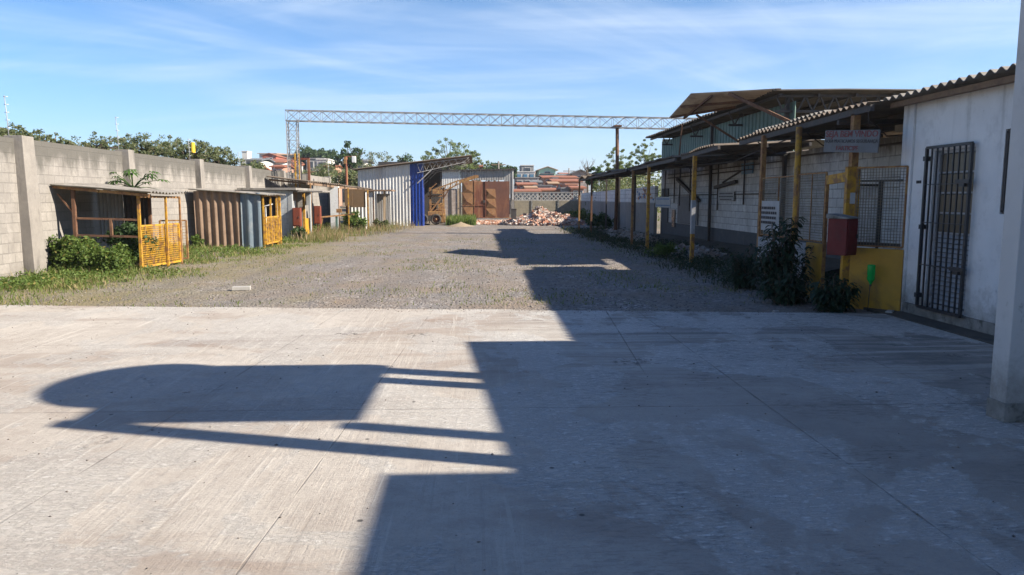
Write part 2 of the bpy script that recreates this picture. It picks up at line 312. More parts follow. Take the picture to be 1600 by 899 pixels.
def gravel():
    s = NT('gravel'); x = s.xyz()
    cell = s.n('ShaderNodeTexVoronoi'); s.l(s.tc.outputs['Object'], cell.inputs['Vector']); cell.inputs['Scale'].default_value = 22
    v = s.n('ShaderNodeSeparateColor'); s.l(cell.outputs['Color'], v.inputs[0])
    c = s.mix(v.outputs[0], (.085, .073, .064), (.31, .27, .235))
    c = s.mix(s.ramp(v.outputs[1], .85, .95, 0, .8), c, (.46, .43, .40))
    lane = s.noise(.30, 6, .6, dist=.5); c = s.mix(s.ramp(lane, .40, .60, 0, .55), c, (.16, .15, .145))
    soil = s.ramp(s.noise(.7, 7, .65), .42, .62)
    c = s.mix(s.math('MULTIPLY', soil, .8), c, (.205, .155, .11))
    # flattened dry weeds in patches, thicker towards the sheds
    wl = s.ramp(x[0], -2.5, -7.0, 0, .34)
    wd = s.ramp(s.math('ADD', s.noise(.55, 7, .66, vec=s.map((1, .55, 1))), wl), .56, .76)
    c = s.mix(s.math('MULTIPLY', wd, .75), c, s.mix(s.noise(9, 4), (.11, .105, .035), (.25, .195, .095)))
    # wheel tracks, packed darker
    tr = s.ramp(s.noise(1.1, 4, .5, vec=s.map((1.6, .10, 1))), .50, .62, 0, .4)
    c = s.mix(tr, c, (.13, .115, .105))
    for xc in (-3.6, -1.9, -.2, 1.5):
        d = s.math('ABSOLUTE', s.math('SUBTRACT', s.math('ADD', x[0], s.ramp(s.noise(.22, 3, vec=s.map((.2, 1, 1))), .3, .7, -.7, .7)), xc))
        c = s.mix(s.math('MULTIPLY', s.ramp(d, .34, .05), s.ramp(s.noise(.5, 6, .7), .36, .62, .05, .55)), c, (.15, .13, .115))
    cs = s.ramp(s.noise(.85, 8, .72, vec=s.map((.7, 1.6, 1), (0, 0, 0), (9, 4, 0))), .56, .70, 0, .55)
    c = s.mix(cs, c, (.27, .24, .21))
    h = s.math('ADD', s.math('MULTIPLY', cell.outputs['Distance'], -1.0), s.math('MULTIPLY', s.noise(5, 6, .7), .8))
    return s.fin(c, .95, s.bump(h, .8, .03))
gravel()

def leafmat(name, dark, light, dry=None, dryamt=.12, trans=.35):
    s = NT(name); g = s.n('ShaderNodeNewGeometry'); r = g.outputs['Random Per Island']
    c = s.mix(r, dark, light)
    if dry:
        r2 = s.math('FRACT', s.math('MULTIPLY', r, 37.31))
        c = s.mix(s.math('LESS_THAN', r2, dryamt), c, dry)
    d = s.n('ShaderNodeBsdfPrincipled'); s.l(c, d.inputs['Base Color']); d.inputs['Roughness'].default_value = .6; d.inputs['Specular IOR Level'].default_value = .3
    t = s.n('ShaderNodeBsdfTranslucent'); s.l(s.mix(.5, c, (light[0]*1.3, light[1]*1.4, light[2]*.7)), t.inputs[0])
    m = s.n('ShaderNodeMixShader'); m.inputs[0].default_value = trans; s.l(d.outputs[0], m.inputs[1]); s.l(t.outputs[0], m.inputs[2])
    s.l(m.outputs[0], s.out.inputs[0])
leafmat('leaf_olive', (.085, .11, .05), (.17, .19, .09), (.2, .17, .10), .12)
leafmat('leaf_deep', (.030, .058, .022), (.065, .11, .036), None)
leafmat('leaf_bright', (.06, .105, .02), (.125, .175, .04), (.2, .17, .05), .06)
leafmat('leaf_bamboo', (.11, .15, .06), (.20, .235, .10), None)
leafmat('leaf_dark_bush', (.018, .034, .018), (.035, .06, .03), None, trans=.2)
leafmat('leaf_papaya', (.035, .08, .015), (.08, .15, .03), None)
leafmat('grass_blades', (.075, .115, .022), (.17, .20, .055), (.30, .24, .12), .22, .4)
leafmat('grass_shade', (.018, .032, .010), (.045, .062, .02), (.10, .08, .04), .15, .3)  # darker copy of the grass, canopy shade put into its colour
leafmat('seed_grass', (.22, .17, .095), (.34, .25, .15), (.11, .14, .04), .35, .4)
def randstone(name, cols):
    s = NT(name); g = s.n('ShaderNodeNewGeometry'); r = g.outputs['Random Per Island']
    cr = s.n('ShaderNodeValToRGB'); s.l(r, cr.inputs[0]); e = cr.color_ramp; e.interpolation = 'CONSTANT'
    while len(e.elements) < len(cols): e.elements.new(.5)
    for i, c in enumerate(cols): e.elements[i].position = i/len(cols); e.elements[i].color = (*c, 1)
    c = s.mix(s.ramp(s.noise(9, 5), .35, .7, 0, .5), cr.outputs[0], (.2, .16, .13))
    s.fin(c, .95, s.bump(s.noise(30, 4), .4, .01))
randstone('rubble', [(.44, .36, .31), (.32, .13, .075), (.47, .41, .36), (.40, .21, .14), (.29, .23, .20), (.36, .155, .095), (.55, .49, .44), (.22, .16, .13), (.43, .26, .19)])
randstone('rubble_grey', [(.30, .28, .26), (.22, .2, .19), (.38, .36, .34), (.26, .2, .17)])
randstone('pebbles', [(.11, .10, .09), (.21, .19, .17), (.16, .145, .13), (.28, .255, .23), (.09, .08, .075), (.23, .20, .17)])
randstone('brick_dust', [(.40, .18, .10), (.46, .25, .16), (.34, .16, .10), (.5, .42, .36)])

# ------------------------------------------------------------------ mesh helpers
OFF = {}
def link(o, parent=None):
    col.objects.link(o)
    if parent is not None: o.parent = parent
    return o
def tag(o, label=None, cat=None, group=None, kind=None):
    if label: o['label'] = label
    if cat: o['category'] = cat
    if group: o['group'] = group
    if kind: o['kind'] = kind
    return o
def thing(name, loc, label, cat, group=None):
    o = bpy.data.objects.new(name, None); o.empty_display_size = .2; col.objects.link(o); o.location = loc
    OFF[o.name] = Vector(loc); return tag(o, label, cat, group)
class MB:
    """collects shapes in world coordinates; build() links them as one mesh object under its thing"""
    def __init__(s): s.v = []; s.f = []; s.sm = []; s.cuts = []
    def add(s, vs, fs, smooth=False):
        b = len(s.v); s.cuts.append((b, len(s.f))); s.v += [tuple(v) for v in vs]; s.f += [tuple(i+b for i in f) for f in fs]; s.sm += [smooth]*len(fs); return s
    def box(s, a, b):
        x0, y0, z0 = (min(a[i], b[i]) for i in range(3)); x1, y1, z1 = (max(a[i], b[i]) for i in range(3))
        return s.add([(x0,y0,z0),(x1,y0,z0),(x1,y1,z0),(x0,y1,z0),(x0,y0,z1),(x1,y0,z1),(x1,y1,z1),(x0,y1,z1)],
                     [(0,3,2,1),(4,5,6,7),(0,1,5,4),(1,2,6,5),(2,3,7,6),(3,0,4,7)])
    def hexa(s, p):    # 8 points: bottom loop then top loop
        return s.add(p, [(0,3,2,1),(4,5,6,7),(0,1,5,4),(1,2,6,5),(2,3,7,6),(3,0,4,7)])
    def bar(s, p0, p1, w, h=None, up=(0,0,1)):
        h = h or w; p0 = Vector(p0); p1 = Vector(p1); d = (p1-p0).normalized(); u = Vector(up)
        if abs(d.dot(u)) > .95: u = Vector((1,0,0))
        a = d.cross(u).normalized()*w/2; b = a.cross(d).normalized()*h/2
        return s.hexa([p0-a-b, p0+a-b, p0+a+b, p0-a+b, p1-a-b, p1+a-b, p1+a+b, p1-a+b])
    def tube(s, pts, r, n=8, cap=True):
        pts = [Vector(p) for p in pts]; rs = r if isinstance(r, (list, tuple)) else [r]*len(pts); vs = []; fs = []
        for i, p in enumerate(pts):
            d = (pts[min(i+1, len(pts)-1)]-pts[max(i-1, 0)]).normalized(); u = Vector((0,0,1)) if abs(d.z) < .9 else Vector((1,0,0))
            a = d.cross(u).normalized(); b = d.cross(a)
            for k in range(n):
                t = 2*math.pi*k/n; vs.append(p+a*math.cos(t)*rs[i]+b*math.sin(t)*rs[i])
        for i in range(len(pts)-1):
            for k in range(n): fs.append((i*n+k, i*n+(k+1)%n, (i+1)*n+(k+1)%n, (i+1)*n+k))
        if cap: fs.append(tuple(range(n))[::-1]); fs.append(tuple((len(pts)-1)*n+k for k in range(n)))
        return s.add(vs, fs, True)
    def lathe(s, prof, c, n=20):
        vs = []; fs = []
        for (r, z) in prof:
            for k in range(n): t = 2*math.pi*k/n; vs.append((c[0]+r*math.cos(t), c[1]+r*math.sin(t), c[2]+z))
        for i in range(len(prof)-1):
            for k in range(n): fs.append((i*n+k, i*n+(k+1)%n, (i+1)*n+(k+1)%n, (i+1)*n+k))
        fs.append(tuple(range(n))[::-1]); fs.append(tuple((len(prof)-1)*n+k for k in range(n)))
        return s.add(vs, fs, True)
    def sheet(s, o, u, v, period=.18, amp=.025, thick=.007, prof='sine', nu=1, warp=0, seed=0):
        """corrugated sheet: ridges run along u, waves step along v"""
        o, u, v = Vector(o), Vector(u), Vector(v); n = u.cross(v).normalized(); W = v.length
        steps = []
        if prof == 'sine':
            k = max(8, int(W/period*8)); steps = [(i/k, amp*math.sin(2*math.pi*i/k*W/period)) for i in range(k+1)]
        else:   # trapezoid
            cnt = max(1, round(W/period))
            for i in range(cnt):
                for t, h in ((0, 0), (.58, 0), (.68, amp), (.9, amp)): steps.append(((i+t)/cnt, h))
            steps.append((1, 0))
        m = len(steps); vs = []; fs = []
        for side in (0, 1):
            for j in range(nu+1):
                for t, h in steps:
                    p = o+u*(j/nu)+v*t
                    if warp: p = p+n*warp*mnoise.noise(Vector((p.x*.8+seed, p.y*.8, p.z*.8)))
                    vs.append(p+n*(h-side*thick))
        B = m*(nu+1)
        for j in range(nu):
            for i in range(m-1):
                a = j*m+i; fs.append((a, a+m, a+m+1, a+1)); fs.append((B+a, B+a+1, B+a+m+1, B+a+m))
        for i in range(m-1):
            fs.append((i, i+1, B+i+1, B+i)); a = nu*m+i; fs.append((a, B+a, B+a+1, a+1))
        for j in range(nu):
            a = j*m; fs.append((a, B+a, B+a+m, a+m)); a = j*m+m-1; fs.append((a, a+m, B+a+m, B+a))
        return s.add(vs, fs)
    def grid(s, p0, u, v, step, r=.003):
        """woven wire: square wires both ways over the parallelogram p0,u,v"""
        p0, u, v = Vector(p0), Vector(u), Vector(v)
        for k in range(int(u.length/step)+1):
            q = p0+u.normalized()*k*step; s.bar(q, q+v, r*2, r*2, up=u)
        for k in range(int(v.length/step)+1):
            q = p0+v.normalized()*k*step; s.bar(q, q+u, r*2, r*2, up=v)
        return s
    def build(s, name, mat, parent=None, bevel=0):
        me = bpy.data.meshes.new(name); off = OFF.get(parent.name, Vector()) if parent is not None else Vector()
        me.from_pydata([(x-off.x, y-off.y, z-off.z) for x, y, z in s.v], [], s.f)
        me.polygons.foreach_set('use_smooth', s.sm); me.materials.append(MATS[mat]); me.update()
        o = bpy.data.objects.new(name, me); link(o, parent); OFF[o.name] = off
        if bevel:
            b = o.modifiers.new('bevel', 'BEVEL'); b.width = bevel; b.segments = 2; b.limit_method = 'ANGLE'
        return o
def each(mb, name, mat, parent):
    """every collected shape becomes a part of its own"""
    cuts = mb.cuts+[(len(mb.v), len(mb.f))]
    for (b, f0), (b1, f1) in zip(cuts[:-1], cuts[1:]):
        p = MB(); p.add(mb.v[b:b1], [tuple(i-b for i in f) for f in mb.f[f0:f1]], mb.sm[f0]); p.build(name, mat, parent)
def solo(name, mb, mat, label, cat, group=None, kind=None, bevel=0):
    """a thing that is one mesh, its origin at its own base"""
    vs = np.array(mb.v); c = Vector(((vs[:,0].min()+vs[:,0].max())/2, (vs[:,1].min()+vs[:,1].max())/2, vs[:,2].min()))
    mb.v = [(x-c.x, y-c.y, z-c.z) for x, y, z in mb.v]
    o = mb.build(name, mat, None, bevel); o.location = c; OFF[o.name] = c
    return tag(o, label, cat, group, kind)
def np_mesh(name, V, Fq, mat, parent=None, k=4):
    me = bpy.data.meshes.new(name); off = OFF.get(parent.name, Vector()) if parent is not None else Vector()
    V = np.asarray(V, np.float64)-np.array(off); n = len(Fq)
    me.vertices.add(len(V)); me.vertices.foreach_set('co', V.ravel())
    me.loops.add(n*k); me.loops.foreach_set('vertex_index', np.asarray(Fq, np.int32).ravel())
    me.polygons.add(n); me.polygons.foreach_set('loop_start', np.arange(0, n*k, k, dtype=np.int32))
    me.materials.append(MATS[mat]); me.update(calc_edges=True); me.validate()
    o = bpy.data.objects.new(name, me); link(o, parent); OFF[o.name] = off; return o
def structure(name, mb, mat):
    o = mb.build(name, mat); o['kind'] = 'structure'; return o
def copy_tree(o, parent=None):
    c = o.copy(); col.objects.link(c); c.parent = parent
    for ch in list(o.children): copy_tree(ch, c)
    return c
def text_part(body, size, centre, right, up, mat, parent, name='lettering'):
    cu = bpy.data.curves.new(name, 'FONT'); cu.body = body; cu.size = size; cu.extrude = .0015; cu.align_x = 'CENTER'; cu.align_y = 'CENTER'; cu.offset = .002*size/.1
    tmp = bpy.data.objects.new('tmp', cu); me = bpy.data.meshes.new_from_object(tmp); bpy.data.objects.remove(tmp); bpy.data.curves.remove(cu); me.name = name
    me.materials.clear(); me.materials.append(MATS[mat]); o = bpy.data.objects.new(name, me); link(o, parent); OFF[o.name] = OFF.get(parent.name, Vector())
    r, u = Vector(right).normalized(), Vector(up).normalized(); n = r.cross(u).normalized(); u = n.cross(r)
    m = Matrix((r, u, n)).transposed().to_4x4(); m.translation = Vector(centre)-OFF.get(parent.name, Vector()); o.matrix_local = m
    return o

# ------------------------------------------------------------------ leaves, trees, plants, grass
def leaf_cloud(centres, radii, per, size, flat=.0, aspect=.5):
    """leaf-sized faces scattered through clumps (centres (n,3), radii (n,3))"""
    n = len(centres); tot = n*per
    C = np.repeat(centres, per, 0); Rr = np.repeat(radii, per, 0)
    d = RNG.normal(size=(tot, 3)); d /= np.linalg.norm(d, axis=1)[:, None]
    P = C+d*Rr*(RNG.random((tot, 1))**.45)
    a = RNG.normal(size=(tot, 3)); a[:, 2] *= 1-flat; a /= np.linalg.norm(a, axis=1)[:, None]
    b = np.cross(a, RNG.normal(size=(tot, 3))); b /= np.linalg.norm(b, axis=1)[:, None]
    L = size*(.6+.8*RNG.random((tot, 1)))
    V = np.stack([P-a*L*.5, P+b*L*aspect*.5, P+a*L*.5, P-b*L*aspect*.5], 1).reshape(-1, 3)
    return V, np.arange(tot*4).reshape(-1, 4)
def tree(base, top, rx, rz, leaf, label, n_clumps=34, per=70, size=.16, clump=.3, name='tree', trunk_r=.12, group='trees beyond the walls', low=.0, gap=1.0, bare=False, cat='tree'):
    base = Vector(base); t = thing(name, base, label, cat, group)
    cz = top-rz; cx, cy = base.x, base.y
    cs = []
    while len(cs) < n_clumps:
        d = RNG.normal(size=3); d /= np.linalg.norm(d); r = RNG.random()**.4
        p = np.array([d[0]*rx*r, d[1]*rx*r*.8, d[2]*rz*r])
        if p[2] < -rz*(.75-low): continue
        cs.append(p+np.array([cx, cy, cz]))
    cs = np.array(cs); cs += RNG.normal(size=cs.shape)*rx*.06
    mb = MB(); h0 = cz-rz*.45
    mid = Vector((cx+rx*.04, cy, max(base.z+.3, h0)))
    mb.tube([base-Vector((0, 0, .1)), base.lerp(mid, .5)+Vector((rx*.04, 0, 0)), mid, Vector((cx, cy, cz+rz*.3))], [trunk_r, trunk_r*.8, trunk_r*.65, trunk_r*.2], 8)
    for i, c in enumerate(cs[:26] if not bare else cs):
        st = mid.lerp(Vector((cx, cy, cz+rz*.3)), random.random()*.8); e = Vector(c); m = st.lerp(e, .55)+Vector((0, 0, -.08*rz))
        mb.tube([st, m, e], [trunk_r*.35, trunk_r*.2, trunk_r*.06], 5, False)
        if bare:
            for q in range(5):
                s0 = m.lerp(e, random.random()); mb.tube([s0, s0+Vector((random.uniform(-1, 1)*rx*.3, random.uniform(-1, 1)*rx*.3, random.uniform(.1, 1)*rz*.4))], [trunk_r*.09, trunk_r*.03], 4, False)
    mb.build('trunk', 'bark', t)
    if per:
        rad = np.outer(rx*clump*(.6+.8*RNG.random(len(cs))), np.array([1, 1, .75]))*gap
        V, Fq = leaf_cloud(cs, rad, per, size)
        np_mesh('crown', V, Fq, leaf, t)
    return t
def blades(pts, h, w, lean=.45, droop=True):
    """grass: each blade two faces, bent; pts (n,3), h (n,)"""
    n = len(pts); th = RNG.random(n)*2*np.pi; side = np.stack([np.cos(th), np.sin(th), np.zeros(n)], 1)
    ph = RNG.random(n)*2*np.pi; ld = np.stack([np.cos(ph), np.sin(ph), np.zeros(n)], 1)*(lean*RNG.random(n)*h)[:, None]
    W = (w*(.6+.8*RNG.random(n)))[:, None]; up = np.zeros((n, 3)); up[:, 2] = h
    m = pts+up*.55+ld*.35; tip = pts+up*(1 if not droop else .95)+ld
    V = np.stack([pts-side*W, pts+side*W, m+side*W*.8, m-side*W*.8, tip+side*W*.12, tip-side*W*.12], 1).reshape(-1, 3)
    b = np.arange(n)[:, None]*6
    Fq = np.concatenate([b+np.array([[0, 1, 2, 3]]), b+np.array([[3, 2, 4, 5]])], 0)
    return V, Fq
def stones(pts, size):
    """small faceted stones; pts (n,3), size (n,)"""
    n = len(pts); base = np.array([(0,0,.62),(.8,.1,0),(.15,.75,.05),(-.8,.1,-.05),(-.1,-.8,0),(0,0,-.5)])
    T = np.array([(0,1,2),(0,2,3),(0,3,4),(0,4,1),(5,2,1),(5,3,2),(5,4,3),(5,1,4)])
    th = RNG.random(n)*6.283; c, s_ = np.cos(th), np.sin(th)
    B = np.repeat(base[None], n, 0)*(size[:, None, None]*(.6+.8*RNG.random((n, 6, 1))))*np.array([1, 1, .75])
    X = B[..., 0]*c[:, None]-B[..., 1]*s_[:, None]; Y = B[..., 0]*s_[:, None]+B[..., 1]*c[:, None]
    V = np.stack([X, Y, B[..., 2]], -1)+pts[:, None, :]
    Fq = (np.arange(n)[:, None, None]*6+T[None]).reshape(-1, 3)
    return V.reshape(-1, 3), Fq
def nz(x, y, s=1.0, o=0.0): return mnoise.noise(Vector((x*s+o, y*s-o, o*.7)))

# ================================================================== SETTING: ground
GZ = -.03
def ground_z(x, y):
    if y < 10: return GZ-.06
    return GZ + .018*nz(x, y, .9) + .012*nz(x, y, 2.6, 5)
def terrain_z(x, y):
    """beyond the yard: flat, then a low hill on the left with houses"""
    d = math.hypot(x, y)
    if d < 70: return -.30
    h = 9*max(0, min(1, (d-75)/150))*max(0, min(1, (-x+8)/60+.15)) if y > 0 else 0
    h += 1.5*nz(x, y, .008)*min(1, (d-70)/100)
    return -.30+h
def grid_mesh(name, xs, ys, fz, mat):
    V = [(x, y, fz(x, y)) for y in ys for x in xs]; nx = len(xs)
    Fq = [(j*nx+i, j*nx+i+1, (j+1)*nx+i+1, (j+1)*nx+i) for j in range(len(ys)-1) for i in range(nx-1)]
    o = np_mesh(name, V, Fq, mat); o['kind'] = 'structure'
    for p in o.data.polygons: p.use_smooth = True
    return o
far = [-4200, -2000, -1000, -600, -400, -300]
grid_mesh('ground', far+list(range(-240, 241, 12))+[-v for v in far[::-1]], far+list(range(-240, 361, 12))+[450, 600, 1000, 2000, 4200], terrain_z, 'earth')
grid_mesh('gravel_yard', np.linspace(-10.5, 9.5, 81), np.concatenate([np.linspace(9.6, 30, 90), np.linspace(30.6, 62, 50)]), ground_z, 'gravel')
def slab():
    # the cast concrete apron: a thick slab whose far edge runs slightly askew, its top 3 cm proud of the gravel
    n = 160; xs = np.linspace(-16, 9.0, n); vs = []; fs = []
    for x in xs:
        ye = 10.60-.106*x+.05*nz(x, 1, 1.3)+.03*nz(x, 4, 5)
        vs += [(x, -14, 0), (x, ye, 0), (x, ye+.02, -.16)]
    for i in range(n-1):
        a = i*3; fs += [(a, a+3, a+4, a+1), (a+1, a+4, a+5, a+2)]
    return MB().add(vs, fs)
structure('concrete_apron', slab(), 'concrete_floor')
def ridge(name, Y, x0, x1, h, seed):
    n = 120; vs = []; fs = []
    for i in range(n):
        x = x0+(x1-x0)*i/(n-1); e = math.sin(math.pi*i/(n-1))**.5
        z = h*e*(.55+.5*nz(x*.0011, seed, 1)+.28*nz(x*.004, seed, 1)+.1*nz(x*.015, seed, 1))
        vs += [(x, Y-500, -3), (x, Y, max(z, 1)), (x, Y+500, -3)]
    for i in range(n-1): a = i*3; fs += [(a, a+3, a+4, a+1), (a+1, a+4, a+5, a+2)]
    return structure(name, MB().add(vs, fs, True), 'hill_forest')
ridge('hills', 3600, -3500, 3500, 125, 3.3)
def haze():
    s = NT('haze'); s.t.nodes.remove(s.bsdf); v = s.n('ShaderNodeVolumePrincipled'); v.inputs['Color'].default_value = (.86, .92, 1, 1)
    v.inputs['Density'].default_value = 3.6e-4; v.inputs['Anisotropy'].default_value = .25; s.l(v.outputs[0], s.out.inputs['Volume'])
    o = MB().box((-4400, -4400, -8), (4400, 4400, 130)).build('haze', 'haze'); o['kind'] = 'stuff'; o['label'] = 'thin pale air haze fading the far houses and hills'; o['category'] = 'haze'
haze()

# ================================================================== left boundary wall
WX = -9.4
PILY = [5.2, 10.5, 15.85, 20.4, 25.45, 30.75, 36.1, 41.4, 47.0]
def left_wall():
    t = thing('block_wall', (WX, 24, -.1), 'long weathered block wall on the left with square pillars and dark mould along its top', 'wall')
    for i in range(len(PILY)-1):
        y0, y1 = PILY[i]+.16, PILY[i+1]-.16
        zt = 2.80+.01*i
        m = MB(); n = 24; vs = []
        for k in range(n+1):
            y = y0+(y1-y0)*k/n; z = zt+.012*nz(y, 3, 3)
            vs += [(WX, y, -.3), (WX, y, z), (WX-.18, y, z), (WX-.18, y, -.3)]
        fs = []
        for k in range(n):
            a = k*4
            for j in range(4): fs.append((a+j, a+(j+1)%4, a+4+(j+1)%4, a+4+j))
        fs += [(0, 3, 2, 1), (n*4, n*4+1, n*4+2, n*4+3)]
        m.add(vs, fs).build('wall_panel', 'block_wall_left', t)
    for i, y in enumerate(PILY):
        h = 2.84+.012*i; w = .17 if i != 2 else .20
        MB().hexa([(WX-.2, y-w, -.3), (WX+.24, y-w-.02, -.3), (WX+.24, y+w+.02, -.3), (WX-.2, y+w, -.3),
                   (WX-.2, y-w, h), (WX+.17, y-w, h), (WX+.17, y+w, h), (WX-.2, y+w, h)]).build('pillar', 'bare_concrete', t, .012)
    MB().box((WX+.02, 41.6, 2.45), (WX+.12, 46.8, 2.86)).build('beam', 'bare_concrete', t)
left_wall()
# electric fence uprights standing on the wall
def fence_posts():
    spots = [((14, 213), (10, 150), 'leftmost thin white ladder-like electric fence rod on the block wall'), ((186, 240), (183, 187), 'thin pale electric fence rod on the block wall above the papaya leaves'),
             ((297, 250), (294, 216), 'short electric fence rod with a yellow warning plate on the block wall'), ((374, 258), (373, 235), 'small white electric fence rod on the wall above the brown corrugated shed'),
             ((428, 265), (428, 240), 'thin electric fence rod on the wall just left of the lattice column'), ((514, 278), (512, 247), 'thin electric fence rod above the grey concrete beam beyond the lattice column')]
    for i, (b, tpx, lab) in enumerate(spots):
        d = ray(*b); tt = (WX-.09)/d[0]; Y = d[1]*tt
        zb = 2.80; dz = (b[1]-tpx[1])/FPX*Y
        t = thing('electric_fence_post', (WX-.09, Y, zb), lab, 'fence post', 'electric fence posts along the block wall')
        MB().tube([(WX-.09, Y, zb-.05), (WX-.09-.01, Y, zb+dz*.5), (WX-.09-.03, Y, zb+dz)], .008, 6).build('rod', 'galvanised', t)
        k = 5
        for q in range(k):
            z = zb+dz*(.25+.72*q/(k-1)); MB().tube([(WX-.05, Y, z), (WX-.14, Y, z)], .007, 6).build('insulator', 'white_plastic', t)
        if i == 2:
            MB().box((WX-.02, Y-.02, zb+dz*.40), (WX+.02, Y+.20, zb+dz*.85)).build('warning_plate', 'yellow_sign', t)
fence_posts()

# ================================================================== shed 1: yellow cage shed by the first pillar
def frame_rect(m, p0, u, v, w):
    p0, u, v = Vector(p0), Vector(u), Vector(v)
    m.bar(p0, p0+u, w); m.bar(p0+v, p0+u+v, w); m.bar(p0, p0+v, w); m.bar(p0+u, p0+u+v, w); return m
def cage_shed():
    t = thing('cage_shed', (-8.4, 17.8, 0), 'open shed with a sagging corrugated roof and a yellow mesh gate, overgrown with creepers', 'shed')
    MB().sheet((-7.22, 16.75, 1.73), (-2.15, 0, .20), (0, 2.0, -.03), .177, .024, .008, 'sine', 6, .07, 2).build('roof', 'fibre_cement', t)
    m = MB(); m.bar((-9.36, 16.86, 1.85), (-7.3, 16.86, 1.66), .05, .06); m.bar((-7.45, 16.8, 1.64), (-7.40, 18.75, 1.62), .05, .05); m.bar((-8.4, 16.8, 1.75), (-8.4, 18.7, 1.74), .05, .05)
    m.build('roof_frame', 'rust_yellow', t)
    for (x, y, z, mt, w) in ((-7.60, 16.95, 1.66, 'yellow_paint', .055), (-7.42, 17.95, 1.64, 'yellow_paint', .045), (-7.36, 18.62, 1.62, 'rust_yellow', .04), (-8.98, 16.9, 1.80, 'rust_steel', .07), (-8.05, 18.55, 1.70, 'rust_steel', .06)):
        MB().bar((x, y, -.05), (x+.02, y, z), w).build('post', mt, t)
    m = MB(); m.bar((-9.0, 16.92, 1.16), (-7.6, 16.95, 1.12), .045); m.bar((-9.0, 16.92, .78), (-7.6, 16.95, .74), .045); m.bar((-9.3, 16.9, 1.7), (-9.0, 16.9, 1.3), .035)
    m.bar((-8.2, 16.93, 1.14), (-8.2, 16.93, .76), .05); each(m, 'rail', 'rust_steel', t)
    MB().sheet((-9.30, 18.60, .5), (0, 0, 1.28), (.62, 0, 0), .09, .015, .005, 'sine').build('back_panel', 'grey_sheet', t)
    MB().sheet((-8.66, 18.56, .55), (0, 0, 1.2), (.6, 0, 0), .13, .03, .006, 'sine').build('back_panel', 'dark_steel', t)
    g = MB(); frame_rect(g, (-7.60, 17.0, .06), (.22, 1.58, 0), (0, 0, .92), .04); g.bar((-7.47, 17.95, .06), (-7.47, 17.95, .98), .035)
    gate = g.build('mesh_gate', 'yellow_paint', t)
    MB().grid((-7.59, 17.02, .08), (.21, 1.55, 0), (0, 0, .88), .05, .0055).build('wire_mesh', 'yellow_paint', gate)
    g = MB(); frame_rect(g, (-7.9, 18.75, .1), (.6, .12, 0), (0, 0, .95), .035); gg = g.build('side_gate', 'rust_yellow', t)
    MB().grid((-7.88, 18.75, .12), (.57, .11, 0), (0, 0, .9), .07, .004).build('wire_mesh', 'rust_yellow', gg)
cage_shed()

# ================================================================== shed 2: brown corrugated side, yellow slatted gate
def corrugated_shed():
    t = thing('corrugated_shed', (-8.2, 25, 0), 'small shed with a brown corrugated side, a blue-grey sheet and a yellow slatted gate', 'shed')
    x0, x1, y0, y1 = -9.18, -6.98, 24.35, 26.3
    MB().sheet((x0+.05, y0, -.05), (-.02, 0, 1.88), (1.45, 0, 0), .235, .035, .008, 'sine', 4, .03, 9).build('brown_wall', 'brown_sheet', t)
    MB().sheet((x0+1.52, y0-.03, -.05), (0, 0, 1.83), (.64, 0, 0), .32, .035, .006, 'sine').build('grey_wall', 'bluegrey_sheet', t)
    MB().sheet((x1+.22, y0-.15, 1.72), (-2.5, 0, .18), (0, 2.25, 0), .177, .024, .008, 'sine', 4, .03, 4).build('roof', 'fibre_cement', t)
    MB().sheet((x0, y1-.05, 0), (0, 0, 1.75), (2.1, 0, 0), .25, .03, .006, 'sine').build('back_wall', 'dark_steel', t)
    for (x, y, w) in ((x1, y0+.08, .05), (x1+.02, y0+.85, .05), (x1, y1-.30, .05), (x1+.04, y1-.08, .09)):
        MB().bar((x, y, -.05), (x, y, 1.68), w).build('post', 'yellow_paint', t)
    m = MB(); m.bar((x1, y0+.02, 1.68), (x1, y1, 1.68), .05); m.build('header', 'yellow_paint', t)
    g = MB(); frame_rect(g, (x1+.05, y0+.1, .12), (0, 1.62, 0), (0, 0, .86), .045); g.bar((x1+.05, y0+.42, .12), (x1+.05, y0+.42, .98), .035); g.bar((x1+.05, y0+1.03, .12), (x1+.05, y0+1.03, .98), .035)
    gate = g.build('slatted_gate', 'yellow_paint', t)
    m = MB()
    for k in range(19): z = .16+k*.043; m.bar((x1+.06, y0+.12, z), (x1+.06, y0+1.7, z+.004*random.uniform(-1, 1)), .016, .018)
    m.build('slats', 'yellow_paint', gate)
    m = MB(); m.tube([(x1-.6, y1-.4, 0), (x1-.6, y1-.4, 1.3)], .02, 8); m.tube([(x1-.35, y1-.35, 0), (x1-.35, y1-.35, 1.35)], .02, 8); m.tube([(x1-1.0, y1-.4, 1.35), (x1-.6, y1-.4, 1.27), (x1-.1, y1-.35, 1.40)], .018, 8)
    each(m, 'water_pipe', 'galvanised', t)
corrugated_shed()

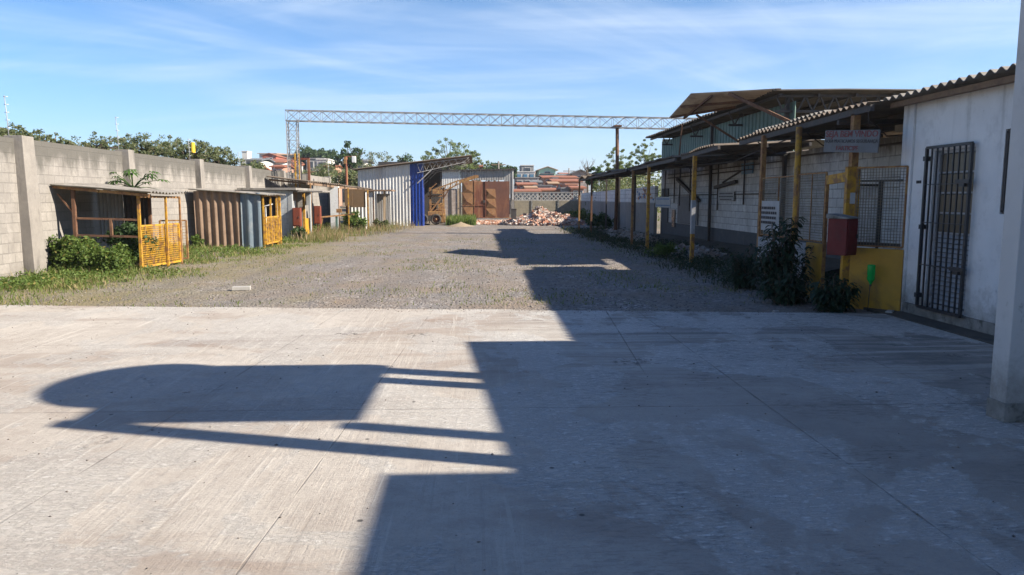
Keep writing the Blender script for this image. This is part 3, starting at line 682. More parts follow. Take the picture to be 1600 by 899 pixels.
# ================================================================== hut: pale block hut with concrete slab roof
def hut():
    t = thing('block_hut', (-8.3, 31, 0), 'low hut of pale blue painted blocks with thin slab roof and white door posts', 'hut')
    MB().box((-9.25, 29.4, -.1), (-7.42, 29.55, 1.90)).build('side_wall', 'pale_block', t)
    MB().box((-9.25, 32.55, -.1), (-7.42, 32.7, 1.90)).build('side_wall', 'block_wall_cross', t)
    MB().box((-7.50, 31.5, -.1), (-7.36, 32.5, 1.3)).build('front_wall', 'bare_concrete', t)
    MB().box((-9.3, 29.15, 1.91), (-7.05, 32.8, 2.0)).build('roof_slab', 'bare_concrete', t, .01)
    MB().box((-7.32, 29.7, 1.84), (-6.15, 31.2, 1.90)).build('canopy_slab', 'bare_concrete', t, .01)
    for y in (29.48, 32.6): MB().box((-7.44, y-.09, -.1), (-7.28, y+.09, 1.88)).build('door_post', 'painted_block', t)
    MB().box((-7.40, 29.62, .0), (-7.34, 30.55, 1.85)).build('door', 'brown_board', t)
    MB().box((-7.335, 29.8, 1.0), (-7.325, 30.15, 1.5)).build('notice', 'paper', t)
    MB().bar((-7.28, 31.35, -.05), (-7.28, 31.35, 1.83), .09).build('prop', 'yellow_paint', t)
    MB().box((-7.33, 31.5, 0), (-7.27, 32.35, .75)).build('lower_panel', 'yellow_wall', t)
hut()
def red_box(px0, px1, py0, py1, Y, lab):
    a, b = at(px0, py0, Y), at(px1, py1, Y); t = thing('hose_cabinet', (a.x, Y, b.z), lab, 'cabinet', 'rust red metal cabinets on the left huts')
    MB().box((a.x, Y, b.z), (b.x, Y+.22, a.z)).build('cabinet_body', 'red_box', t, .008)
    MB().box((a.x+.03, Y-.018, b.z+.04), (b.x-.03, Y-.002, a.z-.04)).build('cabinet_door', 'red_box', t, .005)
    MB().box((b.x-.07, Y-.04, (a.z+b.z)/2-.03), (b.x-.05, Y-.019, (a.z+b.z)/2+.03)).build('handle', 'dark_steel', t)
    MB().bar((a.x+.12, Y+.16, -.05), (a.x+.12, Y+.16, b.z), .05).build('leg', 'rust_steel', t)
red_box(456.5, 470, 325, 354, 29.15, 'rust red metal cabinet in front of the pale block hut, left of the yellow prop')
red_box(490, 501, 322, 350, 32.0, 'rust red metal cabinet on the right of the yellow prop, by the dark lean-to')

# ================================================================== lean-to with timber beams, and the closet beside it
def lean_to():
    t = thing('lean_to', (-8, 37.5, 0), 'long dark lean-to with weathered sheet roof on rusty posts against the block wall', 'shed')
    MB().sheet((-7.45, 33.0, 2.33), (-1.85, .2, .22), (1.5, 9.2, -.24), .25, .03, .010, 'sine', 3, .05, 11).build('roof', 'dirty_sheet', t)
    MB().bar((-7.5, 33.0, 2.24), (-6.0, 42.2, 2.0), .07, .10).build('front_beam', 'timber', t)
    for k in range(5): MB().bar((-9.3, 33.6+k*2, 2.42), (-7.3+.33*k, 33.6+k*2, 2.22-.05*k), .06, .08).build('rafter', 'timber', t)
    MB().box((-9.35, 36.4, -.1), (-8.1, 36.55, 2.3)).build('cross_wall', 'block_wall_cross', t)
    MB().box((-7.15, 36.2, -.1), (-6.75, 36.5, 2.16)).build('pillar', 'white_plaster', t)
    MB().box((-6.70, 37.6, 1.22), (-6.32, 37.66, 2.02)).build('hanging_board', 'brown_board', t)
    m = MB().box((-6.45, 37.62, 1.15), (-5.68, 37.68, 2.05)); m.build('hanging_board', 'brown_board', t)
    MB().sheet((-6.75, 39.0, 0), (0, 0, 1.9), (1.0, 0, 0), .18, .02, .006, 'sine').build('front_sheet', 'white_sheet', t)
    for (x, y, z, mt, w) in ((-6.62, 35.6, 2.1, 'rust_yellow', .05), (-6.28, 36.2, 2.1, 'yellow_paint', .05), (-5.55, 37.6, 2.02, 'yellow_paint', .06), (-7.4, 33.2, 2.25, 'rust_yellow', .05)):
        MB().bar((x, y, -.05), (x, y, z), w).build('post', mt, t)
    MB().box((-6.75, 35.56, .92), (-6.5, 35.64, 1.1)).build('meter_box', 'rust_yellow', t)
lean_to()
def work_bench():
    t = thing('work_bench', (-6.9, 35, 0), 'narrow orange plank bench on a pale green post before the dark lean-to', 'bench')
    MB().bar((-7.45, 34.6, .72), (-5.85, 35.2, .86), .22, .06).build('plank', 'rust_yellow', t)
    MB().bar((-6.62, 34.9, -.05), (-6.62, 34.9, .76), .09).build('leg', 'green_sheet', t)
    MB().bar((-7.4, 34.6, -.05), (-7.2, 34.65, .72), .05).build('leg', 'rust_yellow', t)
work_bench()
def closet():
    t = thing('sheet_closet', (-6, 41.5, 0), 'small white corrugated closet with dark doorway and plank roof beside the big white shed', 'closet')
    MB().sheet((-6.62, 40.9, -.05), (0, 0, 2.0), (.86, 0, 0), .12, .018, .005, 'trap').build('front_sheet', 'white_sheet', t)
    MB().sheet((-5.76, 42.4, -.05), (0, 0, 1.9), (.75, 0, 0), .12, .018, .005, 'trap').build('back_sheet', 'grey_sheet', t)
    MB().box((-6.7, 40.75, 1.98), (-4.72, 42.5, 2.06)).build('roof', 'timber', t)
    MB().bar((-5.25, 41.4, -.05), (-5.2, 41.4, 1.98), .12, .10).build('post', 'pale_timber', t)
    MB().bar((-5.74, 41.0, -.05), (-5.74, 41.0, 1.98), .06).build('post', 'rust_steel', t)
closet()

# ================================================================== white and blue corrugated shed with an open bay
def blue_shed():
    Y = 44.0; xl, xb, xr = -7.05, -4.02, -3.27
    t = thing('corrugated_shed', (-5, 48, 0), 'tall white corrugated metal shed with a deep blue end strip and an open truss awning', 'shed')
    def top(x): return 3.24+(x+7.05)*.118
    def wall(name, x0, x1, mat):
        m = MB(); cnt = round((x1-x0)/.19); vs = []; fs = []; st = []
        for i in range(cnt):
            for q, h in ((0, 0), (.55, 0), (.66, -.035), (.9, -.035)): st.append((x0+(i+q)*(x1-x0)/cnt, h))
        st.append((x1, 0))
        for s_ in (0, .008):
            for x, h in st: vs += [(x, Y+h+s_, -.1), (x, Y+h+s_, top(x)-.02)]
        n = len(st)
        for s_ in (0, 1):
            b = s_*n*2
            for i in range(n-1): fs.append((b+i*2, b+i*2+2, b+i*2+3, b+i*2+1))
        return m.add(vs, fs).build(name, mat, t)
    wall('front_wall', xl, xb, 'white_sheet'); wall('corner_strip', xb+.01, xr, 'blue_sheet')
    MB().sheet((xl-.3, Y-.42, top(xl-.3)+.06), (6.95, 0, 6.95*.118), (0, 9.5, 0), .25, .03, .008, 'sine', 2, .03, 3).build('roof', 'dirty_sheet', t)
    m = MB(); m.box((xl, Y+.02, -.1), (xl+.05, 53, top(xl)-.05)); m.box((xl, 53, -.1), (-2.7, 53.06, 4.15)); m.build('side_wall', 'dark_steel', t)  # rear box is a dark panel added for the bay's shaded interior
    m = MB(); m.box((xr-.03, Y+.02, -.1), (xr, Y+1.0, 3.6)); m.build('return_wall', 'blue_sheet', t)
    tr = MB()
    for yy in (Y-.25, Y+2.2, Y+4.6):
        a, b = Vector((xr-.3, yy, top(xr)-.12)), Vector((-.55, yy, top(-.55)-.06)); c, d = Vector((xr-.3, yy, top(xr)-.62)), Vector((-.75, yy, top(-.55)-.30))
        tr.bar(a, b, .035); tr.bar(c, d, .035)
        for k in range(8):
            p = a.lerp(b, k/8); q = c.lerp(d, (k+.5)/8); r_ = a.lerp(b, (k+1)/8); tr.bar(p, q, .018); tr.bar(q, r_, .018)
        tr.bar(c+Vector((0, 0, -.6)), c.lerp(d, .3), .05)
    for k in range(4): p = Vector((xr+.5+k*.7, Y-.3, top(xr+.5+k*.7)-.03)); tr.bar(p, p+Vector((0, 6, 0)), .04)
    tr.build('roof_truss', 'lattice_steel', t)
    for x, y in ((xr+.05, Y+4.6), (-2.45, Y+5.2)): MB().bar((x, y, -.1), (x, y, 3.6), .09).build('post', 'dark_steel', t)
blue_shed()

# ================================================================== gate front and gate
def gate_front():
    Y = 60.0
    t = thing('gate_wall', (-.5, Y, 0), 'brick wall topped with grey corrugated cladding around the big rusty gate', 'wall')
    a = at(663, 267, Y); b = at(804, 264, Y)
    def top(x): return a.z+(b.z-a.z)*(x-a.x)/(b.x-a.x)
    MB().box((-4.6, Y, -.1), (-1.72, Y+.2, 2.35)).build('brick_panel', 'gate_brick', t)
    MB().box((-1.70, Y-.05, -.1), (-1.42, Y+.22, 2.9)).build('pillar', 'pale_timber', t)
    MB().box((-2.35, Y-.04, -.1), (-2.17, Y-.003, 2.9)).build('drain_pipe', 'dark_steel', t)
    MB().sheet((-4.7, Y-.06, 2.38), (0, 0, top(-3.0)-2.40), (3.2, 0, 0), .19, .03, .006, 'trap').build('cladding', 'white_sheet', t)
    MB().sheet((-1.48, Y-.07, 3.03), (0, 0, top(.5)-3.06), (3.5, 0, 0), .19, .03, .006, 'trap').build('cladding', 'grey_sheet', t)
    MB().sheet((2.04, Y-.065, 1.9), (0, 0, top(2.4)-1.93), (.72, 0, 0), .19, .03, .006, 'trap').build('cladding', 'grey_sheet', t)
    MB().box((2.56, Y-.03, -.1), (2.84, Y+.3, 1.92)).build('pillar', 'bare_concrete', t)
    MB().box((2.70, Y-.10, 1.5), (2.80, Y-.07, top(2.7)-.02)).build('corner_flashing', 'white_sheet', t)
    MB().hexa([(-4.9, Y-.35, a.z-.07), (2.98, Y-.35, b.z-.07), (2.98, Y+1.5, b.z-.02), (-4.9, Y+1.5, a.z-.02), (-4.9, Y-.35, a.z+.01), (2.98, Y-.35, b.z+.01), (2.98, Y+1.5, b.z+.06), (-4.9, Y+1.5, a.z+.06)]).build('roof_edge', 'dark_steel', t)
    g = thing('steel_gate', (.6, Y-.1, 0), 'tall rusty double-leaf steel gate with diagonal creased panels', 'gate')
    x = [at(722, 300, Y).x, at(741, 300, Y).x, at(759, 300, Y).x, at(774, 300, Y).x, at(796, 300, Y).x]
    zt = 2.98; yy = Y-.12
    def creased(x0, x1, mat, name, flip=1):
        # three pyramidal-folded panels one above another
        m = MB(); n = 3
        for k in range(n):
            z0, z1 = .03+k*zt/n, .03+(k+1)*zt/n-.02; c = Vector((x0+(x1-x0)*.38, yy-.09*flip, (z0+z1)/2-.15))
            A, B, C, D = Vector((x0, yy, z0)), Vector((x1, yy, z0)), Vector((x1, yy, z1)), Vector((x0, yy, z1))
            m.add([A, B, C, D, c], [(0, 1, 4), (1, 2, 4), (2, 3, 4), (3, 0, 4)])
        m.box((x0, yy+.002, .03), (x1, yy+.02, zt)); return m.build(name, mat, g)
    creased(x[0], x[1]-.02, 'rust_gate_tan', 'folded_panel')
    MB().box((x[1], yy, .03), (x[2]-.02, yy+.03, zt-.05)).build('flat_panel', 'rust_gate', g)
    MB().box((x[2], yy+.01, .03), (x[4], yy+.04, zt-.03)).build('door_leaf', 'rust_gate_dark', g)
    m = MB(); n = 3
    for k in range(n):
        z0, z1 = .03+k*.78, .03+(k+1)*.78-.02
        m.add([(x[2], yy-.02, z0), (x[3]+.12-.03*k, yy-.02, z0), (x[3]-.02, yy-.02, z1), (x[2], yy-.02, z1), (x[2]+.25, yy-.12, z0+.42)], [(0, 1, 4), (1, 2, 4), (2, 3, 4), (3, 0, 4)])
    m.build('folded_panel', 'rust_gate_tan', g)
    m = MB(); m.bar((x[2]-.01, yy-.03, .03), (x[2]-.01, yy-.03, zt), .06); m.bar((x[0], yy-.02, 1.0), (x[2], yy-.02, 1.0), .05); m.bar((x[0], yy-.03, .05), (x[4], yy-.03, .05), .07); m.bar((x[1], yy-.02, .05), (x[1], yy-.02, zt), .04)
    m.build('gate_frame', 'rust_gate', g)
    MB().box((x[2]-.22, yy-.06, 1.25), (x[2]-.04, yy-.02, 1.45)).build('lock', 'dark_steel', g)
gate_front()

# ================================================================== far wall with lace blocks, right yard wall
def far_wall():
    Y = 60.6; x0, x1 = 2.9, 8.35
    t = thing('lace_wall', (5.6, Y, 0), 'tan rendered wall with a white diamond lattice block top behind the rubble heap', 'wall')
    MB().box((x0, Y, -.4), (x1, Y+.18, 1.40)).build('wall_base', 'far_wall_block', t)
    for x in (x0+1.42, x0+3.6): MB().box((x-.06, Y-.05, -.4), (x+.06, Y-.004, 1.45)).build('pillar', 'damp_plinth', t)
    m = MB(); s_ = .34; n = int((x1-x0)/s_)
    for k in range(n+1):
        for r_ in range(2):
            a = x0+k*s_; z = 1.41+r_*.33
            m.bar((a, Y+.09, z), (min(a+s_, x1), Y+.09, z+.33), .07, .06, up=(0, 1, 0)); m.bar((a, Y+.093, z+.33), (min(a+s_, x1), Y+.093, z), .07, .06, up=(0, 1, 0))
    m.build('lattice_blocks', 'light_stone', t)
    m = MB(); m.box((x0, Y+.03, 1.395), (x1, Y+.15, 1.44)); m.box((x0, Y+.03, 2.05), (x1, Y+.15, 2.10)); m.build('coping', 'light_stone', t)
far_wall()
def yard_wall():
    P0, P1 = Vector((8.35, 60.6, 0)), Vector((7.55, 31.75, 0)); d = (P1-P0); L = d.length; dn = d/L; nn = Vector((-1, 0, 0))
    t = thing('panel_wall', (8, 46, 0), 'grey vertical panel wall with a white painted block top, behind the canopy posts', 'wall')
    n = 16
    for k in range(n):
        a, b = P0+dn*(L*k/n+.03), P0+dn*(L*(k+1)/n-.03)
        MB().hexa([a+Vector((0, 0, -.3)), b+Vector((0, 0, -.3)), b+Vector((.15, 0, -.3)), a+Vector((.15, 0, -.3)), a+Vector((0, 0, 1.38)), b+Vector((0, 0, 1.38)), b+Vector((.15, 0, 1.38)), a+Vector((.15, 0, 1.38))]).build('wall_panel', 'house_grey', t, .01)
    MB().hexa([P0+Vector((.02, 0, 1.385)), P1+Vector((.02, 0, 1.385)), P1+Vector((.17, 0, 1.385)), P0+Vector((.17, 0, 1.385)), P0+Vector((.02, 0, 2.0)), P1+Vector((.02, 0, 2.12)), P1+Vector((.17, 0, 2.12)), P0+Vector((.17, 0, 2.0))]).build('top_course', 'yard_wall_white', t)
    mb = {'graffiti_blue': MB(), 'graffiti_orange': MB()}
    for k in range(26):
        tt = .86+.135*random.random(); p = P0+d*tt; z = 1.43+.52*random.random(); w = .10+.22*random.random(); h = .05+.10*random.random()
        q = p+dn*w; x = -.004-.001*(k % 3)
        mb[random.choice(list(mb))].hexa([p+Vector((x, 0, z)), q+Vector((x, 0, z)), q+Vector((.02, 0, z)), p+Vector((.02, 0, z)), p+Vector((x, 0, z+h)), q+Vector((x, 0, z+h)), q+Vector((.02, 0, z+h)), p+Vector((.02, 0, z+h))])
    for k, m in mb.items(): m.build('painted_mural', k, t)
yard_wall()

# ================================================================== lattice gantry across the yard
def gantry():
    cl, YL = -8.38, 34.4; cr = Vector((6.05, 32.6, 0)); zl, zr = 5.06, 4.68; H = .46; W = .40
    t = thing('lattice_gantry', (-1.2, 33.5, 0), 'long thin steel lattice beam spanning the yard on a lattice column and a rusty pole', 'gantry')
    def lattice(m, c, axis_len, a, b, cells, r1, r2):
        """c base corner list fn(t)->4 corners; X bracing on all faces"""
        for k in range(cells):
            A, B = c(k/cells), c((k+1)/cells)
            for i in range(4):
                j = (i+1) % 4
                m.bar(A[i], B[j], r2); m.bar(A[j], B[i], r2); m.bar(A[i], A[j], r2)
        A, B = c(0), c(1)
        for i in range(4): m.bar(A[i], B[i], r1); m.bar(B[i], B[(i+1) % 4], r2)
    L0 = Vector((cl-.25, YL, zl)); L1 = Vector((9.6, 32.2, zr-.13)); m = MB()
    def beam(k):
        p = L0.lerp(L1, k); return [p+Vector((0, -W/2, 0)), p+Vector((0, W/2, 0)), p+Vector((0, W/2, H)), p+Vector((0, -W/2, H))]
    lattice(m, beam, 0, 0, 0, 34, .035, .016); m.build('lattice_beam', 'lattice_steel', t)
    m = MB()
    def colm(k):
        p = Vector((cl, YL, -.1)).lerp(Vector((cl, YL, zl)), k); return [p+Vector((-.22, -.2, 0)), p+Vector((.22, -.2, 0)), p+Vector((.22, .2, 0)), p+Vector((-.22, .2, 0))]
    lattice(m, colm, 0, 0, 0, 12, .035, .016); m.build('lattice_column', 'lattice_steel', t)
    m = MB(); m.bar((cl+.12, YL-.24, -.1), (cl+.12, YL-.24, 3.6), .06); m.bar((cl+.3, YL-.24, -.1), (cl+.3, YL-.24, 3.6), .04); each(m, 'pipe', 'yellow_paint', t)
    MB().tube([cr+Vector((0, 0, -.1)), cr+Vector((.04, 0, 2.4)), cr+Vector((0, 0, zr+.02))], [.085, .08, .075], 12).build('pole', 'rust_steel', t)
    MB().box(cr+Vector((-.16, -.25, zr+.005)), cr+Vector((.16, .25, zr+.07))).build('head_plate', 'rust_steel', t)
gantry()
def red_frame():
    Y = 38.0; a, b = at(469, 276, Y), at(482, 248, Y)
    t = thing('pipe_frame', (a.x, Y, 0), 'dark red pipe frame standing by the wall just right of the lattice column', 'frame')
    MB().bar((b.x, Y, 0), (b.x, Y, b.z), .11).build('post', 'rust_gate', t)
    MB().bar((a.x, Y, 0), (a.x, Y, b.z), .16).build('post', 'dark_steel', t)
    MB().bar((a.x-.35, Y, b.z-.02), (b.x+.05, Y, b.z-.02), .10).build('crossbar', 'red_box', t)
    Y = 42.0; a, b = at(541, 286, Y), at(541, 245, Y)
    t = thing('floodlight_pole', (a.x, Y, 0), 'rusty red pole carrying a small white floodlight above the lean-to roof', 'lamp pole')
    MB().tube([(a.x, Y, 0), (b.x, Y, b.z)], .07, 8).build('pole', 'rust_gate', t)
    MB().bar((b.x-.05, Y, b.z), (b.x+.55, Y, b.z+.02), .05).build('arm', 'rust_gate', t)
    MB().box((b.x+.32, Y-.14, b.z-.33), (b.x+.52, Y+.14, b.z+.02)).build('floodlight', 'white_plastic', t, .02)
    MB().box((b.x-.13, Y-.12, b.z-.42), (b.x+.02, Y-.06, b.z-.02)).build('junction_box', 'rust_yellow', t, .01)
red_frame()

# ================================================================== rusty boom loader in the open bay
def loader():
    t = thing('boom_loader', (-2.4, 45.6, 0), 'rusty yellow boom loader with long raised jib in the open shed bay', 'loader')
    Y = 45.6
    m = MB(); m.box((-3.1, Y-.3, .55), (-2.15, Y+2.2, .80)); m.box((-2.3, Y-.25, .12), (-2.05, Y+.1, .95)); m.build('chassis', 'rust_yellow', t, .02)
    MB().box((-3.1, Y+.7, .81), (-2.2, Y+2.0, 1.3)).build('engine_cover', 'rust_yellow', t, .04)
    for (x, y, r_) in ((-2.6, Y-.32, .33), (-3.4, Y-.3, .33), (-2.45, Y+1.9, .40)):
        w = MB(); prof = [(r_*.62, -.12), (r_*.93, -.13), (r_, -.08), (r_, .08), (r_*.93, .13), (r_*.62, .12)]
        n = 20; vs = []; fs = []
        for rr, dy in prof:
            for k in range(n): a = 2*math.pi*k/n; vs.append((x+rr*math.cos(a), y+dy, r_+rr*math.sin(a)))
        for i in range(len(prof)):
            j = (i+1) % len(prof)
            for k in range(n): fs.append((i*n+k, i*n+(k+1) % n, j*n+(k+1) % n, j*n+k))
        wheel = w.add(vs, fs, True).build('wheel', 'rubber', t)
        MB().tube([(x, y-.07, r_), (x, y+.07, r_)], r_*.63, 16).build('rim', 'rust_gate', wheel)
        MB().tube([(x, y-.12, r_), (x, y-.071, r_)], r_*.2, 10).build('hub', 'rust_yellow', wheel)
    m = MB()
    for x in (-2.95, -2.15): m.bar((x, Y, .6), (x, Y, 2.25), .09, .12)
    m.bar((-3.1, Y, 1.72), (-2.1, Y, 1.75), .10); m.bar((-2.9, Y, .85), (-2.3, Y, 1.6), .10); m.bar((-2.75, Y-.05, .8), (-2.2, Y-.05, 1.15), .06); m.bar((-3.0, Y, 1.2), (-2.2, Y, 1.25), .06); m.bar((-2.9, Y, 2.2), (-2.55, Y, 2.5), .05)
    m.build('mast', 'rust_yellow', t)
    p0, p1, p2 = Vector((-2.75, Y-.05, 2.05)), Vector((-1.2, Y-.05, 2.58)), Vector((-.15, Y-.05, 2.92)); m = MB()
    for dy in (-.12, .12):
        o = Vector((0, dy, 0)); m.bar(p0+o+Vector((0, 0, .06)), p1+o+Vector((0, 0, .1)), .05, .07); m.bar(p0+o+Vector((.4, 0, -.16)), p1+o+Vector((0, 0, -.1)), .05, .07); m.bar(p1+o, p2+o, .05, .20)
        for k in range(4): q = p0.lerp(p1, .2+.22*k)+o; m.bar(q+Vector((0, 0, -.14)), q+Vector((.1, 0, .1)), .05)
    m.box(p0+Vector((-.05, -.15, -.18)), p0+Vector((.55, .15, .08))); m.box(p2+Vector((-.1, -.15, -.1)), p2+Vector((.15, .15, .08)))
    m.build('boom', 'rust_yellow', t)
    m = MB(); m.bar((-2.15, Y-.05, 1.6), (-1.7, Y-.05, 2.32), .08); m.build('lift_cylinder', 'rust_steel', t)
    MB().box((-2.95, Y+.2, .85), (-2.5, Y+.6, 1.25)).build('seat', 'rubber', t, .04)
loader()

# ================================================================== right side: warehouse
WHX = 7.85
def warehouse():
    t = thing('warehouse', (11, 22, 0), 'big warehouse on the right with white block wall, green cladding and dark roof', 'warehouse')
    MB().box((WHX, 9.0, .62), (WHX+.2, 31.7, 2.76)).build('block_wall', 'block_wall_white', t)
    MB().box((WHX-.004, 15.5, -.3), (WHX+.21, 31.71, .618)).build('painted_base', 'dark_paint', t)
    MB().box((WHX, 9.0, -.3), (WHX+.2, 15.49, .618)).build('wall_base', 'white_plaster', t)
    MB().box((WHX+.03, 31.71, -.3), (22, 31.9, 4.1)).build('gable_wall', 'block_wall_cross', t)
    MB().sheet((WHX-.02, 31.75, 2.77), (0, 0, 1.22), (0, -13.4, 0), .28, .03, .006, 'trap').build('upper_cladding', 'green_sheet', t)
    # roof: shallow pitch, eave 60 cm out
    MB().sheet((7.22, 32.3, 4.20), (5.5, 0, .05), (0, -14.1, 0), .30, .035, .010, 'sine', 3, .04, 21).build('roof', 'dark_sheet', t)
    MB().sheet((12.7, 32.3, 4.25), (6, 0, -.1), (0, -14.1, 0), .30, .035, .010, 'sine', 2, .04, 5).build('roof', 'dark_sheet', t)
    def truss(y, x0, x1, z0, z1, n=14):
        m = MB()
        zt0, zt1 = 4.12, 4.12+.05*(x1-7.22)/5.5
        m.bar((x0, y, z0), (x1, y, z0), .06); m.bar((x0, y, zt0), (x1, y, zt1), .06)
        for k in range(n):
            xa = x0+(x1-x0)*k/n; xb = x0+(x1-x0)*(k+.5)/n; xc = x0+(x1-x0)*(k+1)/n; f = lambda x: zt0+(zt1-zt0)*(x-x0)/(x1-x0)
            m.bar((xa, y, f(xa)), (xb, y, z0), .035); m.bar((xb, y, z0), (xc, y, f(xc)), .035)
        return m
    for y in (18.5, 22, 26, 30): truss(y, 7.4, 12.6, 3.75, 4.2).build('roof_truss', 'dark_steel', t)
    m = MB()
    for k in range(6): x = 7.45+k*.95; m.bar((x, 18.3, 4.12+.009*(x-7.22)), (x, 32.2, 4.12+.009*(x-7.22)), .05, .07)
    each(m, 'purlin', 'dark_steel', t)
    for y in (18.6, 24.6): MB().bar((WHX-.12, y, -.1), (WHX-.12, y, 4.12), .09).build('column', 'dark_steel', t)
    # raised awning flap with its struts
    A, B, C, D = Vector((5.67, 22.2, 3.98)), Vector((5.80, 20.4, 4.44)), Vector((7.36, 18.1, 4.25)), Vector((7.13, 21.0, 4.17))
    m = MB(); n = 22; vs = []; fs = []
    for s_ in (0, .012):
        for j in range(2):
            for i in range(n*4+1):
                k = i/(n*4); p = (A.lerp(D, j)).lerp(B.lerp(C, j), k); vs.append(p+Vector((0, 0, .02*math.sin(2*math.pi*k*n)-s_)))
    q = n*4+1
    for i in range(n*4): fs += [(i, i+1, q+i+1, q+i), (2*q+i, 3*q+i, 3*q+i+1, 2*q+i+1), (i, 2*q+i, 2*q+i+1, i+1)]
    aw = m.add(vs, fs).build('awning', 'awning_sheet', t)
    m = MB(); dn = Vector((0, 0, -.06))
    m.bar(A.lerp(B, .1)+dn, D.lerp(C, .1)+dn, .05, .06); m.bar(A.lerp(B, .55)+dn, D.lerp(C, .5)+dn, .05, .07); m.bar(A.lerp(D, .25)+dn*1.6, B.lerp(C, .25)+dn*1.6, .05, .06)
    m.bar(A.lerp(D, .45)+dn, Vector((WHX-.05, 21.2, 3.0)), .06); m.bar(B.lerp(C, .45)+dn, Vector((WHX-.1, 17.6, 3.25)), .08); m.bar(A.lerp(D, .3)+dn+Vector((0, .5, -.2)), (6.1, 22.6, 2.8), .035)
    each(m, 'strut', 'rust_steel', aw)
    # pipes, brackets and doors on the wall
    m = MB(); X = WHX-.04
    for z, y0, y1 in ((2.55, 19, 30.5), (2.42, 21, 30.5), (1.72, 19.3, 31), (2.62, 12, 18)): m.bar((X, y0, z), (X, y1, z), .035)
    for y in (30.9, 29.4, 28.6, 27.2, 26.5, 24.0, 21.6): m.bar((X-.02, y, 1.0+random.random()*.6), (X-.02, y, 2.74), .04)
    m.bar((X-.05, 28.9, 2.35), (X-.05, 25.9, 1.5), .10); m.bar((X-.05, 24.2, 1.95), (X-.05, 22.2, 2.1), .10); m.bar((X, 23.6, 2.1), (X, 22.0, 2.4), .04)
    each(m, 'wall_pipe', 'dark_steel', t)
    MB().box((X-.01, 26.2, .64), (X+.02, 28.9, 1.68)).build('wall_board', 'sign_plate', t)
    MB().box((X-.015, 30.4, .62), (X+.02, 31.4, 2.0)).build('door', 'dark_paint', t)
    MB().box((X-.012, 29.3, .45), (X+.02, 29.75, 1.15)).build('window', 'window_dark', t)
    MB().box((X-.012, 21.0, 2.30), (X+.02, 21.9, 2.62)).build('window', 'window_blue', t)
    m = MB(); m.box((X-.015, 12.2, .3), (X+.02, 12.95, 2.15)); m.build('door', 'dark_paint', t)
    # ramp kerb at its foot
    MB().hexa([(6.5, 14.6, -.05), (WHX-.01, 14.6, -.05), (WHX-.01, 31, -.05), (6.5, 31, -.05), (6.5, 14.6, .02), (WHX-.01, 14.6, .30), (WHX-.01, 31, .12), (6.5, 31, .02)]).build('ramp', 'dark_earth', t)
warehouse()
def wall_sign(px0, px1, py0, py1, X, label, rows, blue=False):
    d0, d1 = ray(px0, py0), ray(px1, py1); Y0, Y1 = d0[1]*X/d0[0], d1[1]*X/d1[0]
    z1 = EYE+d0[2]*X/d0[0]; z0 = EYE+d1[2]*X/d1[0]
    t = thing('notice_board', (X, (Y0+Y1)/2, z0), label, 'sign', 'small notices on the right')
    MB().box((X-.02, Y1, z0), (X, Y0, z1)).build('board', 'paper', t)
    m = MB(); L = Y0-Y1
    for (f, w) in rows:
        z = z0+(z1-z0)*f; y = (Y0+Y1)/2+L*w/2; e = y-L*w
        while y > e:
            s_ = L*random.uniform(.03, .07); m.box((X-.026, y-s_, z-(z1-z0)*.055), (X-.0205, y, z+(z1-z0)*.055)); y -= s_*1.35
    m.build('lettering', 'lettering_blue' if blue else 'lettering_black', t)
wall_sign(1025, 1048, 308, 325, 6.4, 'small white notice with blue lines hanging under the canopy, beyond the yellow post', [(.80, .8), (.2, .9)], True)
wall_sign(1123, 1147, 300, 314, WHX-.06, 'small white notice with dark lettering fixed to the white block wall', [(.78, .8), (.45, .85), (.15, .7)])

